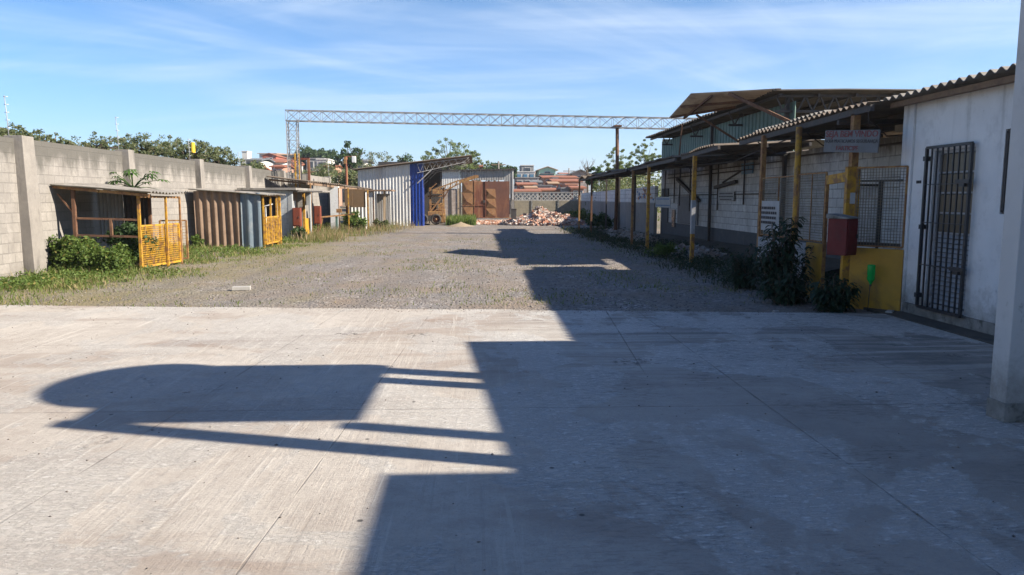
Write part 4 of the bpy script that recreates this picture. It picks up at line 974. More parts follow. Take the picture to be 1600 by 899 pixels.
# ================================================================== right side: canopy on posts
def canopy():
    t = thing('canopy', (6.5, 22, 0), 'long sagging corrugated canopy on yellow and rusty posts along the right of the yard', 'canopy')
    # nearest bay runs on from the office roof
    MB().sheet((5.45, 15.6, 2.83), (5.0, 0, .12), (0, -5.24, .11), .177, .026, .010, 'sine', 6, .03, 1).build('roof_sheet', 'dirty_sheet', t)
    MB().sheet((6.0, 16.2, 3.02), (1.8, 0, .06), (0, -3.4, .06), .177, .026, .010, 'sine', 3, .03, 8).build('roof_sheet', 'fibre_cement', t)
    MB().sheet((5.35, 19.7, 2.74), (2.45, 0, .10), (0, -2.9, .08), .177, .026, .010, 'sine', 4, .05, 2).build('roof_sheet', 'dirty_sheet', t)
    MB().sheet((5.25, 26.0, 2.66), (2.55, 0, .13), (0, -5.9, .06), .177, .026, .010, 'sine', 5, .07, 3).build('roof_sheet', 'dirty_sheet', t)
    MB().sheet((5.15, 31.6, 2.58), (2.5, 0, .22), (0, -5.3, .05), .177, .026, .010, 'sine', 5, .16, 4).build('roof_sheet', 'dirty_sheet', t)
    MB().sheet((5.1, 38.6, 2.60), (1.5, 0, .02), (0, -6.9, .02), .177, .026, .010, 'sine', 5, .16, 5).build('roof_sheet', 'dirty_sheet', t)
    m = MB()
    for (y0, y1, x, z0, z1) in ((10.35, 15.6, 5.52, 2.86, 2.75), (16.7, 19.7, 5.42, 2.74, 2.66), (20.0, 26.0, 5.32, 2.64, 2.58), (26, 38.5, 5.2, 2.58, 2.52)):
        m.bar((x, y0, z0), (x, y1, z1), .06, .09); m.bar((x+1.1, y0, z0+.04), (x+1.1, y1, z1+.04), .06, .08); m.bar((x+2.1, y0, z0+.08), (x+2.1, y1, z1+.08), .06, .08) if y0 < 30 and y1 < 30 else None
    each(m, 'purlin', 'dark_steel', t)
    for y in (11.2, 12.6, 14.2, 18.6, 20.6, 23.2, 25.5): MB().bar((5.45, y, 2.74 if y < 16 else 2.60), (7.8, y, 2.80 if y < 16 else 2.70), .05, .07).build('rafter', 'dark_steel', t)
    for y in (28.3, 31, 34.2, 37.8): MB().bar((5.2, y, 2.50), (6.6, y, 2.52), .05, .06).build('rafter', 'dark_steel', t)
    posts = [(5.47, 14.2, 2.80, 'rust_yellow', .09), (5.42, 18.6, 2.66, 'yellow_paint', .095), (5.32, 23.2, 2.60, 'yellow_paint', .09), (5.3, 25.5, 2.57, 'rust_yellow', .08), (5.2, 34.2, 2.52, 'rust_steel', .085), (5.15, 38.0, 2.5, 'rust_yellow', .08)]
    for x, y, z, mt, w in posts: MB().bar((x, y, -.15), (x+.01, y, z), w).build('post', mt, t, .006)
    MB().tube([(5.45, 12.55, -.1), (5.44, 12.55, 2.80)], .052, 12).build('post', 'yellow_paint', t)
    for y in (31.0, 34.5, 38.0): MB().bar((6.55, y, -.1), (6.55, y, 2.52), .07).build('post', 'dark_steel', t)
    MB().bar((5.42, 18.60, .70), (5.423, 18.60, 1.55), .099).build('post_sleeve', 'galvanised', t)
    m = MB()
    for k in range(7):
        y0 = 10.8+k*2.2; m.tube([(5.6+.3*random.random(), y0, 2.74), (6.5, y0+.9, 2.62-.06*random.random()), (7.7, y0+2.0, 2.72)], .012, 5)
    m.tube([(5.6, 13, 2.7), (6.0, 17.5, 2.45), (6.1, 22, 2.55), (6.0, 28, 2.4)], .012, 5)
    each(m, 'cable', 'dark_steel', t)
    MB().bar((6.4, 11.3, 2.66), (7.5, 10.6, 2.72), .16, .10).build('spare_board', 'pale_timber', t)
canopy()

# ================================================================== wire cage enclosure, right
def enclosure():
    t = thing('mesh_enclosure', (5.6, 12, 0), 'yellow-framed wire mesh enclosure with a yellow lower wall, under the canopy beside the office', 'enclosure')
    P0, P1, P2, P3, P4 = Vector((5.97, 10.12, 0)), Vector((5.52, 10.72, 0)), Vector((5.45, 11.45, 0)), Vector((5.45, 12.5, 0)), Vector((5.45, 14.15, 0))
    up = Vector((0, 0, 1))
    def low(a, b, z, mat, name='lower_wall', z0=-.1):
        d = (b-a).normalized(); n_ = Vector((-d.y, d.x, 0))*.03
        return MB().hexa([a-n_+up*z0, b-n_+up*z0, b+n_+up*z0, a+n_+up*z0, a-n_+up*z, b-n_+up*z, b+n_+up*z, a+n_+up*z]).build(name, mat, t)
    low(P0, P1, .88, 'yellow_wall'); low(P2, P2.lerp(P3, .55), .88, 'yellow_wall'); low(P2.lerp(P3, .57), P4, .86, 'painted_block')
    for a, b, zt in ((P0, P1, 2.04), (P2, P3, 2.0), (P3, P4, 1.98)):
        f = MB(); d = b-a
        frame_rect(f, a+d*.03+up*.91, d*.94, up*(zt-.91), .024); f.bar(a+d*.5+up*.91, a+d*.5+up*zt, .02) if a is not P0 else None
        fr = f.build('mesh_frame', 'rust_yellow', t)
        g = MB(); g.grid(a+d*.04+up*.92, d*.92, up*(zt-.93), .042, .0030); g.build('wire_mesh', 'mesh_wire', fr)
    # dark frame bars behind the first mesh bay
    m = MB(); o = Vector((.05, .06, 0))
    m.bar(P0.lerp(P1, .05)+o+up*1.85, P1+o+up*1.85, .03); m.bar(P0.lerp(P1, .52)+o+up*.9, P0.lerp(P1, .52)+o+up*1.85, .05); m.bar(P0+o+up*.93, P1+o+up*.93, .05); m.build('inner_frame', 'dark_steel', t)
    # doorway: post, lintel and jamb
    MB().box((P1.x-.13, P1.y-.02, -.1), (P1.x+.07, P1.y+.06, 2.06)).build('door_post', 'yellow_paint', t, .006)
    MB().bar((P1.x+.02, P1.y+.12, 2.06), (P1.x+.02, P1.y+.12, 2.83), .10).build('upper_post', 'rust_yellow', t)
    MB().bar(P1+Vector((0, .06, 1.93)), P2+up*1.88, .05, .14).build('lintel', 'yellow_paint', t)
    MB().bar(P2+up*-.05, P2+up*1.9, .05).build('jamb', 'rust_yellow', t)
    g = MB(); frame_rect(g, P1+Vector((.10, .14, .1)), (.55, .35, 0), up*1.7, .035); dr = g.build('gate_leaf', 'dark_steel', t)
    MB().grid(P1+Vector((.11, .15, .9)), (.53, .335, 0), up*.9, .04, .0025).build('wire_mesh', 'lattice_steel', dr)
    MB().box((P1.x-.075, P1.y-.026, 1.52), (P1.x+.035, P1.y-.021, 1.68)).build('pinned_paper', 'paper', t)
    nb = MB(); a = P3.lerp(P4, .92); b = P3.lerp(P4, .42)
    nb.hexa([a+Vector((-.035, 0, 1.0)), b+Vector((-.035, 0, 1.0)), b+Vector((-.03, 0, 1.0)), a+Vector((-.03, 0, 1.0)), a+Vector((-.035, 0, 1.55)), b+Vector((-.035, 0, 1.55)), b+Vector((-.03, 0, 1.55)), a+Vector((-.03, 0, 1.55))])
    n = nb.build('pinned_notice', 'paper', t); m = MB()
    for k, z in enumerate((1.42, 1.33, 1.24, 1.15)):
        y = 14.0
        while y > 13.35:
            w = random.uniform(.04, .08); m.box((5.405, y-w, z-.025), (5.4095, y, z+.025)); y -= w*1.4
    m.build('lettering', 'lettering_black', n)
    # white wire-cage door seen inside
    return t
enclosure()
def welcome_sign():
    c = at(1330, 221, 10.55); r = Vector((.78, -.62, 0)); a = at(1288, 221, 11.0); b = at(1373, 221, 10.1)
    r = (b-a).normalized(); up = Vector((0, 0, 1)); c = (a+b)/2; L = (b-a).length; H = .315
    t = thing('welcome_sign', c-up*H/2, 'grey sign plate with red and black Portuguese safety lettering hung on the yellow post', 'sign')
    n = r.cross(up).normalized(); up = n.cross(r); m = MB(); p = c-r*L/2-up*H/2
    m.hexa([p+n*.0, p+r*L, p+r*L-n*.02, p-n*.02, p+up*H, p+r*L+up*H, p+r*L+up*H-n*.02, p+up*H-n*.02]); m.build('plate', 'sign_plate', t, .003)
    text_part('SEJA BEM VINDO', L*.128, c+up*.10+n*.003, r, up, 'lettering_red', t)
    text_part('AQUI PRATICAMOS SEGURANÇA', L*.0655, c+up*.0+n*.003, r, up, 'lettering_black', t)
    text_part('PARTICIPE', L*.09, c-up*.1-r*.05+n*.003, r, up, 'lettering_red', t)
    m = MB(); m.tube([c+up*H/2-r*.3, c+up*(H/2+.25)-r*.25], .004, 5); m.tube([c+up*H/2+r*.3, c+up*(H/2+.25)+r*.25], .004, 5); each(m, 'hanger', 'dark_steel', t)
welcome_sign()
def hose_cabinet():
    a = at(1291, 340, 10.42); b = at(1333, 397, 10.25)
    t = thing('fire_cabinet', (5.22, 10.42, .79), 'deep red fire hose cabinet with a sloping grey lid fixed to the yellow post', 'cabinet')
    t.location = (5.22, 10.42, .79); OFF[t.name] = Vector((0, 0, .79)); t.rotation_euler.z = R(34)
    w = .145
    MB().box((-w, -w, .79), (w, w, 1.31)).build('cabinet_body', 'red_cabinet', t, .008)
    MB().hexa([(-w-.02, -w-.02, 1.312), (w+.02, -w-.02, 1.312), (w+.02, w+.02, 1.312), (-w-.02, w+.02, 1.312), (-w-.02, -w-.02, 1.325), (w+.02, -w-.02, 1.325), (w+.02, w+.02, 1.38), (-w-.02, w+.02, 1.38)]).build('lid', 'damp_plinth', t)
    MB().box((-w+.02, -w-.014, .82), (w-.02, -w-.001, 1.28)).build('cabinet_door', 'red_cabinet', t, .004)
    MB().box((w-.06, -w-.03, 1.03), (w-.04, -w-.015, 1.09)).build('latch', 'dark_steel', t)
    MB().box((w+.001, -.03, .95), (w+.12, .03, 1.2)).build('bracket', 'rust_steel', t)
hose_cabinet()
def bottle():
    c = Vector((5.52, 10.25, .28))
    d = ray(1360, 446); k = 10.3/d[1]; c = Vector((d[0]*k, 10.3, EYE+d[2]*k))
    t = thing('bottle_feeder', (c.x, c.y, 0), 'upside-down bright green plastic bottle on a thin stick before the yellow wall', 'bottle')
    MB().tube([(c.x-.02, c.y, -.02), (c.x-.005, c.y, c.z+.02)], .006, 6).build('stick', 'dark_steel', t)
    MB().lathe([(.012, 0), (.014, .02), (.03, .05), (.05, .08), (.055, .10), (.05, .14), (.055, .16), (.055, .27), (.05, .295), (.03, .30)], c, 18).build('bottle', 'green_bottle', t)
    MB().lathe([(.016, -.015), (.016, .012)], c, 12).build('cap', 'leaf_deep' if False else 'dark_steel', t)
bottle()

# ================================================================== office building (and its taller rear wing towards the street)
OX = 6.0
def office():
    t = thing('office_building', (8, 8.5, 0), 'white plastered office building with a black barred door at the right edge', 'building')
    yd0, yd1, zd0, zd1 = 8.80, 9.62, .17, 2.22
    wy0, wy1, wz0, wz1 = 7.2, 8.31, 1.42, 2.38
    m = MB(); W = .18
    for y0, y1, z0, z1 in ((6.45, wy0, .15, 2.9), (wy0, wy1, .15, wz0), (wy0, wy1, wz1, 2.9), (wy1, yd0, .15, 2.9), (yd0, yd1, zd1, 2.9), (yd1, 10.08, .15, 2.9)):
        m.box((OX, y0, z0), (OX+W, y1, z1))
    m.build('front_wall', 'white_plaster', t)
    MB().box((OX, 10.34-.18, -.1), (10, 10.34, 2.98)).build('end_wall', 'white_plaster', t)
    MB().box((OX-.035, 10.085, -.05), (OX+.14, 10.335, 2.93)).build('corner_pilaster', 'white_plaster', t, .006)
    MB().box((OX-.02, 6.45, -.1), (OX+.17, 10.08, .148)).build('plinth', 'damp_plinth', t)
    MB().box((OX-.36, 6.45, -.1), (OX-.022, 10.9, .012)).build('gutter_kerb', 'dark_earth', t)
    MB().sheet((5.68, 10.45, 2.97), (4.6, 0, .25), (0, -4.0, .02), .177, .026, .010, 'sine', 3, .01, 1).build('roof', 'fibre_cement', t)
    MB().box((5.80, 6.45, 2.86), (5.88, 10.4, 2.93)).build('eave_beam', 'timber', t)
    # door: aluminium frame, panes above, louvres below
    dx = OX+.08
    f = MB(); frame_rect(f, (dx, yd0+.02, zd0), (0, yd1-yd0-.04, 0), (0, 0, zd1-zd0), .06); f.bar((dx, yd0+.25, zd0), (dx, yd0+.25, zd1), .04) if False else None
    door = f.build('door', 'galvanised', t)
    m = MB(); 
    for k in range(4): z = zd0+.98+k*.26; m.box((dx-.004, yd0+.05, z+.01), (dx+.012, yd1-.05, z+.235))
    m.build('window_pane', 'window_pane_tan', door)
    m = MB()
    for k in range(5): z = zd0+.98+k*.26; m.bar((dx-.01, yd0+.04, z), (dx-.01, yd1-.04, z), .035, .022)
    m.build('glazing_bar', 'galvanised', door)
    m = MB()
    for k in range(15):
        z = zd0+.05+k*.062; m.hexa([(dx-.03, yd0+.05, z), (dx-.03, yd1-.05, z), (dx+.0, yd1-.05, z+.045), (dx, yd0+.05, z+.045), (dx-.025, yd0+.05, z+.006), (dx-.025, yd1-.05, z+.006), (dx+.005, yd1-.05, z+.05), (dx+.005, yd0+.05, z+.05)])
    m.build('louvre', 'galvanised', door)
    MB().box((dx+.02, yd0+.03, zd0), (dx+.03, yd1-.03, zd1)).build('door_back', 'window_dark', door)
    g = MB(); gx = OX-.07; frame_rect(g, (gx, 8.77, .15), (0, .90, 0), (0, 0, 2.11), .035); gr = g.build('door_grille', 'black_grille', t)
    m = MB()
    for k in range(1, 8): y = 8.77+.90*k/8; m.bar((gx, y, .15), (gx, y, 2.26), .018)
    for z in (.72, 1.28, 1.78): m.bar((gx-.008, 8.77, z), (gx-.008, 9.67, z), .028, .01)
    m.build('grille_bar', 'black_grille', gr)
    for z in (.72, 1.80): MB().box((gx-.045, 8.72, z-.02), (gx-.012, 8.98, z+.03)).box((gx-.05, 8.80, z-.06), (gx-.012, 8.90, z-.021)).build('latch', 'black_grille', gr)
    for z in (.30, 1.22, 2.12): MB().box((gx-.02, 9.66, z-.03), (OX-.001, 9.72, z+.03)).build('hinge', 'black_grille', gr)
    w = MB(); frame_rect(w, (OX+.03, wy0+.02, wz0+.02), (0, wy1-wy0-.04, 0), (0, 0, wz1-wz0-.04), .04); wn = w.build('window', 'dark_steel', t)
    MB().box((OX+.04, wy0+.03, wz0+.03), (OX+.05, wy1-.03, wz1-.03)).build('pane', 'glass', wn)
    m = MB()
    for k in range(7): y = wy0+.1+k*.15; m.bar((OX-.02, y, wz0), (OX-.02, y, wz1), .014)
    m.build('window_bar', 'black_grille', wn)
    m = MB(); m.box((OX-.012, 9.93, 1.80), (OX-.001, 9.97, 1.84)); m.box((OX-.012, 9.87, 1.80), (OX-.001, 9.91, 1.84)); m.build('bell_push', 'black_grille', t)
    # the taller wings of the same building, nearer the street
    m = MB(); 
    for xa, ya, xb_, yb, zt in ((6.30, 2.25, 5.95, 6.42, 3.94), (6.24, -13, 6.12, 2.245, 4.32)):
        m.hexa([(xa, ya, -.1), (12, ya, -.1), (12, yb, -.1), (xb_, yb, -.1), (xa, ya, zt), (12, ya, zt), (12, yb, zt), (xb_, yb, zt)]); m.build('street_wing', 'white_plaster', t)
office()

# ================================================================== water tower (its near post at the right edge of the picture; the tank throws the round shadow)
def water_tower():
    t = thing('water_tower', (4.6, 4.1, 0), 'grey-white concrete post of a water tower standing on the apron at the right edge', 'tower')
    MB().box((3.765, 5.0, 0), (3.915, 5.17, 4.09)).build('post', 'pillar_plaster', t, .006)
    MB().box((3.755, 4.992, .0), (3.923, 5.178, .14)).build('post_base', 'damp_plinth', t, .004)
    for (x, y, z, w) in ((5.40, 5.0, 4.09, .19), (3.83, 3.30, 4.39, .17), (5.40, 3.30, 4.09, .15)):
        MB().box((x-w/2, y-w/2, 0), (x+w/2, y+w/2, z)).build('post', 'pillar_plaster', t, .006)
    MB().box((3.62, 3.40, 4.10), (5.50, 5.18, 4.25)).build('slab', 'bare_concrete', t)
    c = (4.55, 4.25, 4.25)
    tk = thing('water_tank', c, 'rounded blue water tank standing on the tower slab beside the apron', 'tank')
    MB().lathe([(.66, 0), (.72, .30), (.75, .52), (.74, .55)], c, 40).build('tank_body', 'tank_blue', tk)
    MB().lathe([(.76, .551), (.77, .59), (.5, .66), (.12, .70)], c, 40).build('tank_lid', 'tank_blue', tk)
water_tower()

# ================================================================== rubble, sand, loose bits
def heap(name, label, cx, cy, rx, ry, h, n, smin, smax, mat, cat='rubble'):
    pts = []; sz = []
    for k in range(n):
        a = random.random()*6.283; r_ = math.sqrt(random.random())
        x, y = cx+rx*r_*math.cos(a), cy+ry*r_*math.sin(a)
        z = h*max(0, 1-r_**1.5)*(.75+.5*nz(x, y, 1.5))
        pts.append((x, y, z*random.uniform(.75, 1))); sz.append(random.uniform(smin, smax))
    m = MB()
    for p, s_ in zip(pts, sz):
        q = Matrix.Rotation(random.uniform(0, 6.28), 3, 'Z') @ Matrix.Rotation(random.uniform(-.7, .7), 3, 'X') @ Matrix.Rotation(random.uniform(-.7, .7), 3, 'Y')
        e = (s_*random.uniform(.5, 1.3), s_*random.uniform(.4, .8), s_*random.uniform(.2, .5)); c = Vector(p)
        vs = [c+q @ Vector((sx*e[0]*random.uniform(.7, 1.1), sy*e[1]*random.uniform(.7, 1.1), sz_*e[2])) for sz_ in (-1, 1) for sx, sy in ((-1,-1),(1,-1),(1,1),(-1,1))]
        m.hexa(vs)
    n0 = 24   # earth body under the pieces
    vs = [(cx, cy, h*.72)]; fs = []
    for j in range(1, 6):
        for k in range(n0):
            a = 6.283*k/n0; r_ = j/5; vs.append((cx+rx*r_*math.cos(a), cy+ry*r_*math.sin(a), h*.78*max(0, 1-r_**1.5)-.04))
    for k in range(n0): fs.append((0, 1+k, 1+(k+1) % n0))
    for j in range(4):
        for k in range(n0): a = 1+j*n0+k; b = 1+j*n0+(k+1) % n0; fs.append((a, a+n0, b+n0, b))
    m.add(vs, fs)
    return solo(name, m, mat, label, cat, None, 'stuff')
heap('rubble_heap', 'big heap of broken bricks and pale concrete lumps beside the rusty gate', 4.05, 45.8, 2.75, 1.7, 1.08, 2200, .05, .17, 'rubble')
heap('rubble_heap', 'low pile of grey rubble between the yellow canopy posts', 6.0, 21.0, .95, 1.4, .26, 420, .04, .14, 'rubble_grey')
heap('brick_scatter', 'flat spread of crushed orange brick in front of the rusty gate', .6, 49.5, 2.7, 3.4, .10, 1300, .03, .11, 'brick_dust')
heap('rubble_heap', 'dark debris strewn along the far canopy posts', 6.3, 31.5, .7, 5.0, .22, 500, .04, .16, 'rubble_grey')
def sand():
    m = MB(); n = 28; vs = [(-1.05, 43.2, .25)]; fs = []
    for j in range(1, 7):
        for k in range(n):
            a = 6.283*k/n; r_ = j/6; x, y = -1.05+.85*r_*math.cos(a), 43.2+.6*r_*math.sin(a); vs.append((x, y, .25*(1-r_**1.3)*(1+.3*nz(x, y, 2))-.04))
    for k in range(n): fs.append((0, 1+k, 1+(k+1) % n))
    for j in range(5):
        for k in range(n): a = 1+j*n+k; b = 1+j*n+(k+1) % n; fs.append((a, a+n, b+n, b))
    solo('sand_heap', m.add(vs, fs, True), 'sand_heap', 'small pale sand heap in front of the loader and the weeds', 'sand heap')
sand()
def drum():
    t = thing('metal_bin', (2.1, 45.2, .3), 'small black upright bin standing at the left end of the rubble heap', 'bin')
    MB().box((1.98, 45.0, .30), (2.28, 45.3, .92)).build('bin_body', 'dark_steel', t, .02)
    MB().box((1.96, 44.98, .921), (2.30, 45.32, .97)).build('rim', 'dark_steel', t, .01)
drum()
def loose_brick(px, py, lab, w, h, mat, rz):
    d = ray(px, py); k = -EYE/d[2]; c = Vector((d[0]*k, d[1]*k, GZ)); m = MB(); q = Matrix.Rotation(rz, 3, 'Z')
    m.hexa([c+q @ Vector((sx*w, sy*w*.45, sz*h)) for sz in (0, 1) for sx, sy in ((-1,-1),(1,-1),(1,.9),(-.9,1))])
    solo('loose_block', m, mat, lab, 'block', None, None, .01)
loose_brick(377, 451, 'lone pale block lying on the gravel left of the yard centre', .16, .07, 'light_stone', .2)
loose_brick(1212, 486, 'small white lump at the gravel edge before the dark bush', .05, .04, 'light_stone', .5)
loose_brick(1390, 489, 'broken pale lump by the foot of the yellow wall', .10, .06, 'light_stone', .9)

# ================================================================== vegetation near the camera
def scatter(n, x0, x1, y0, y1, dens):
    out = []
    while len(out) < n:
        k = n*2; X = RNG.uniform(x0, x1, k); Y = y0+(y1-y0)*RNG.random(k)**1.25
        for x, y in zip(X, Y):
            if RNG.random() < dens(x, y): out.append((x, y))
            if len(out) >= n: break
    return np.array(out)
def left_edge(y):   # how far the grass reaches into the yard from the left wall
    return -6.2+.055*(y-12)+.9*nz(0, y, .35)
def ldens(x, y):
    e = left_edge(y); s_ = max(0, min(1, (e-x)/1.6)); v = s_*(.40+1.1*nz(x, y, .7)+.5*nz(x, y, 2.6))
    if y < 13.5: v *= .45
    if -9.4 < x < -7.0 and 24.2 < y < 26.4: v *= .1
    if -9.4 < x < -7.3 and 29.3 < y < 32.8: v *= 0
    return v
def make_grass():
    P = scatter(30000, -9.35, -3.5, 11.2, 46, ldens)
    h = .035+.085*RNG.random(len(P))**1.5
    near = np.clip((-P[:, 0]-7.0)/1.8, 0, 1)*np.clip((P[:, 1]-12.5)/2.5, .15, 1); h = h*(1+1.9*near*RNG.random(len(P)))
    V, Fq = blades(np.column_stack([P, np.full(len(P), GZ-.01)]), h, .0045+.00025*P[:, 1], .9)
    o = np_mesh('grass', V, Fq, 'grass_blades'); tag(o, 'patchy green and dry grass along the foot of the sheds on the left', 'grass', None, 'stuff')
    P = scatter(1500, -9.3, -4.6, 12.6, 40, lambda x, y: max(0, ldens(x+.7, y))**1.5)
    C = np.column_stack([P, GZ+.02+.10*RNG.random(len(P))]); rr = .09+.10*RNG.random(len(P))
    V, Fq = leaf_cloud(C, np.column_stack([rr, rr, rr*.7]), 16, .055, .5, .6); V[:, 2] = np.maximum(V[:, 2], GZ+.003)
    o = np_mesh('ground_cover', V, Fq, 'leaf_bright'); tag(o, 'low broad-leaved weeds covering the ground before the left sheds', 'weeds', None, 'stuff')
    # tall tawny seed grass by the hut and the lean-to
    P = scatter(2600, -7.3, -3.4, 28.0, 43.6, lambda x, y: max(0, min(1, (-4.6-.0*y-x+.14*(y-29))*.8))*(.5+.8*nz(x, y, .7)))
    V, Fq = blades(np.column_stack([P, np.full(len(P), GZ-.01)]), .14+.36*RNG.random(len(P)), .008, .8)
    o = np_mesh('seed_grass', V, Fq, 'seed_grass'); tag(o, 'tall tawny seeding grass in front of the hut and the lean-to', 'grass', None, 'stuff')
    # weeds in front of the gate brick wall
    P = scatter(2400, -2.0, -.2, 44.8, 52, lambda x, y: .9)
    V, Fq = blades(np.column_stack([P, np.full(len(P), GZ)]), .15+.50*RNG.random(len(P)), .02)
    o = np_mesh('tall_weeds', V, Fq, 'leaf_bright'); tag(o, 'bright green tall weeds between the loader and the rusty gate', 'weeds', None, 'stuff')
    # shaded strip under the canopy, right
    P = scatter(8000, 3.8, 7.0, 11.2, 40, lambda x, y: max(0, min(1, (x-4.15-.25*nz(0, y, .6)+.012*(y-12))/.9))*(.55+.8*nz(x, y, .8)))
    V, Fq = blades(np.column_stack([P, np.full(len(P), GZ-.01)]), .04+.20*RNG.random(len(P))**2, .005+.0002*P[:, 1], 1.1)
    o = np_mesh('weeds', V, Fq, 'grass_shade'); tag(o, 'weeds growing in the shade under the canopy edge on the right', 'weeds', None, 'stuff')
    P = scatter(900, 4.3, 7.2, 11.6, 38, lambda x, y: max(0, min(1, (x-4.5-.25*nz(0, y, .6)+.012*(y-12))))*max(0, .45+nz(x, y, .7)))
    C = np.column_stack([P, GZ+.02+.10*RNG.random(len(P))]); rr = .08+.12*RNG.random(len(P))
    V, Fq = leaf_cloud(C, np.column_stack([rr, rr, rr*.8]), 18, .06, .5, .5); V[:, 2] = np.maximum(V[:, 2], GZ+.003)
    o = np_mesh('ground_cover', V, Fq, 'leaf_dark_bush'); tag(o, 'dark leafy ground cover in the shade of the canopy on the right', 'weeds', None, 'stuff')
    # tiny tufts out in the gravel
    P = scatter(5200, -6.5, 4.6, 11.2, 30, lambda x, y: max(0, .12+.9*nz(x, y, .5, 3)+.5*nz(x, y, 2.2))*.7)
    V, Fq = blades(np.column_stack([P, np.full(len(P), GZ-.005)]), .025+.05*RNG.random(len(P)), .006, .9)
    o = np_mesh('sparse_tufts', V, Fq, 'grass_blades'); tag(o, 'sparse short dry tufts scattered over the gravel yard', 'grass', None, 'stuff')
make_grass()
def make_pebbles():
    n = 15000; X = RNG.uniform(-9, 5.2, n); Y = 10.35+25*RNG.random(n)**1.9; ok = Y > 10.62-.106*X
    X, Y = X[ok], Y[ok]; Z = np.array([ground_z(x, y) for x, y in zip(X, Y)])+.004
    V, T = stones(np.column_stack([X, Y, Z]), .008+.020*RNG.random(len(X))**2.2)
    o = np_mesh('loose_gravel', V, T, 'pebbles', None, 3); tag(o, 'loose grey gravel stones lying over the yard', 'gravel', None, 'stuff')
    n = 700; X = RNG.uniform(-6, 5, n); Y = 2.6+8*RNG.random(n); ok = Y < 10.4-.106*X
    X, Y = X[ok], Y[ok]
    X2 = RNG.uniform(-8, 5.5, 900); Y2 = 10.58-.106*X2-.28*RNG.random(900)**2.5; X = np.concatenate([X, X2]); Y = np.concatenate([Y, Y2])
    V, T = stones(np.column_stack([X, Y, np.full(len(X), .003)]), .004+.011*RNG.random(len(X))**3)
    o = np_mesh('grit', V, T, 'pebbles', None, 3); tag(o, 'scattered dark grit and pebbles on the concrete apron', 'grit', None, 'stuff')
make_pebbles()

def bush(name, base, label, w, h, leaf, n_stems=16, per=90, size=.10, cat='bush', group=None, aspect=.5):
    t = thing(name, base, label, cat, group); b = Vector(base); m = MB(); cs = []
    for k in range(n_stems):
        a = random.random()*6.283; r_ = random.random()**.6; e = b+Vector((math.cos(a)*w*r_, math.sin(a)*w*.7*r_, h*(.35+.65*random.random())*(1-.35*r_)))
        mid = b.lerp(e, .5)+Vector((0, 0, .12*h)); m.tube([b+Vector((math.cos(a)*w*.2*r_, math.sin(a)*w*.15*r_, -.05)), mid, e], [.010, .007, .003], 5, False)
        cs += [tuple(e), tuple(mid), tuple(mid.lerp(e, .5))]
    m.build('stem', 'bark', t); cs = np.array(cs); rad = np.full((len(cs), 3), w*.30)
    V, Fq = leaf_cloud(cs, rad, per, size, .2, aspect); V[:, 2] = np.maximum(V[:, 2], GZ)
    np_mesh('foliage', V, Fq, leaf, t); return t
bush('creeper_bush', (-8.05, 17.3, 0), 'dark green leafy bush growing through the cage shed behind its rails', .62, 1.05, 'leaf_deep', 24, 110, .085)
bush('creeper', (-9.0, 16.7, 0), 'bright green creeper at the wall foot, left end of the cage shed', .62, .85, 'leaf_bright', 22, 120, .08)
bush('creeper', (-8.35, 16.45, 0), 'low bright green creeper in front of the rails of the cage shed', .75, .58, 'leaf_bright', 20, 120, .07)
bush('weed_bush', (-8.1, 17.9, 0), 'scrubby brown-green weeds behind the yellow mesh gate of the cage shed', .30, .75, 'leaf_olive', 12, 50, .07)
bush('weed_bush', (-9.05, 22.0, 0), 'small weed at the foot of the wall beyond the cage shed', .35, .45, 'leaf_bright', 8, 40, .09)
bush('weed_bush', (-9.0, 24.2, 0), 'small leafy weed at the left corner of the brown corrugated shed', .3, .42, 'leaf_bright', 8, 40, .09)
bush('weed_bush', (-6.95, 29.0, 0), 'dark weed between the yellow slatted gate and the pale hut', .35, .62, 'leaf_deep', 8, 45, .10)
bush('shrub', (-6.05, 36.6, 0), 'leafy green shrub growing in front of the lean-to hanging board', .62, 1.0, 'leaf_bright', 14, 60, .15)
bush('weed_bush', (-5.2, 39.8, 0), 'weeds at the foot of the small white closet', .5, .5, 'leaf_olive', 10, 45, .12)
bush('weed_bush', (7.0, 41, 0), 'green weeds at the foot of the grey panel wall near the rubble', .9, .8, 'leaf_deep', 12, 60, .16)
bush('weed_bush', (6.9, 52, 0), 'yellow-green weeds at the foot of the lattice-topped wall', 1.2, .8, 'leaf_bright', 12, 50, .16)
bush('weed_bush', (5.15, 20.3, 0), 'sunlit pale weeds between the gravel and the grey rubble pile', .5, .35, 'leaf_bright', 10, 50, .07)
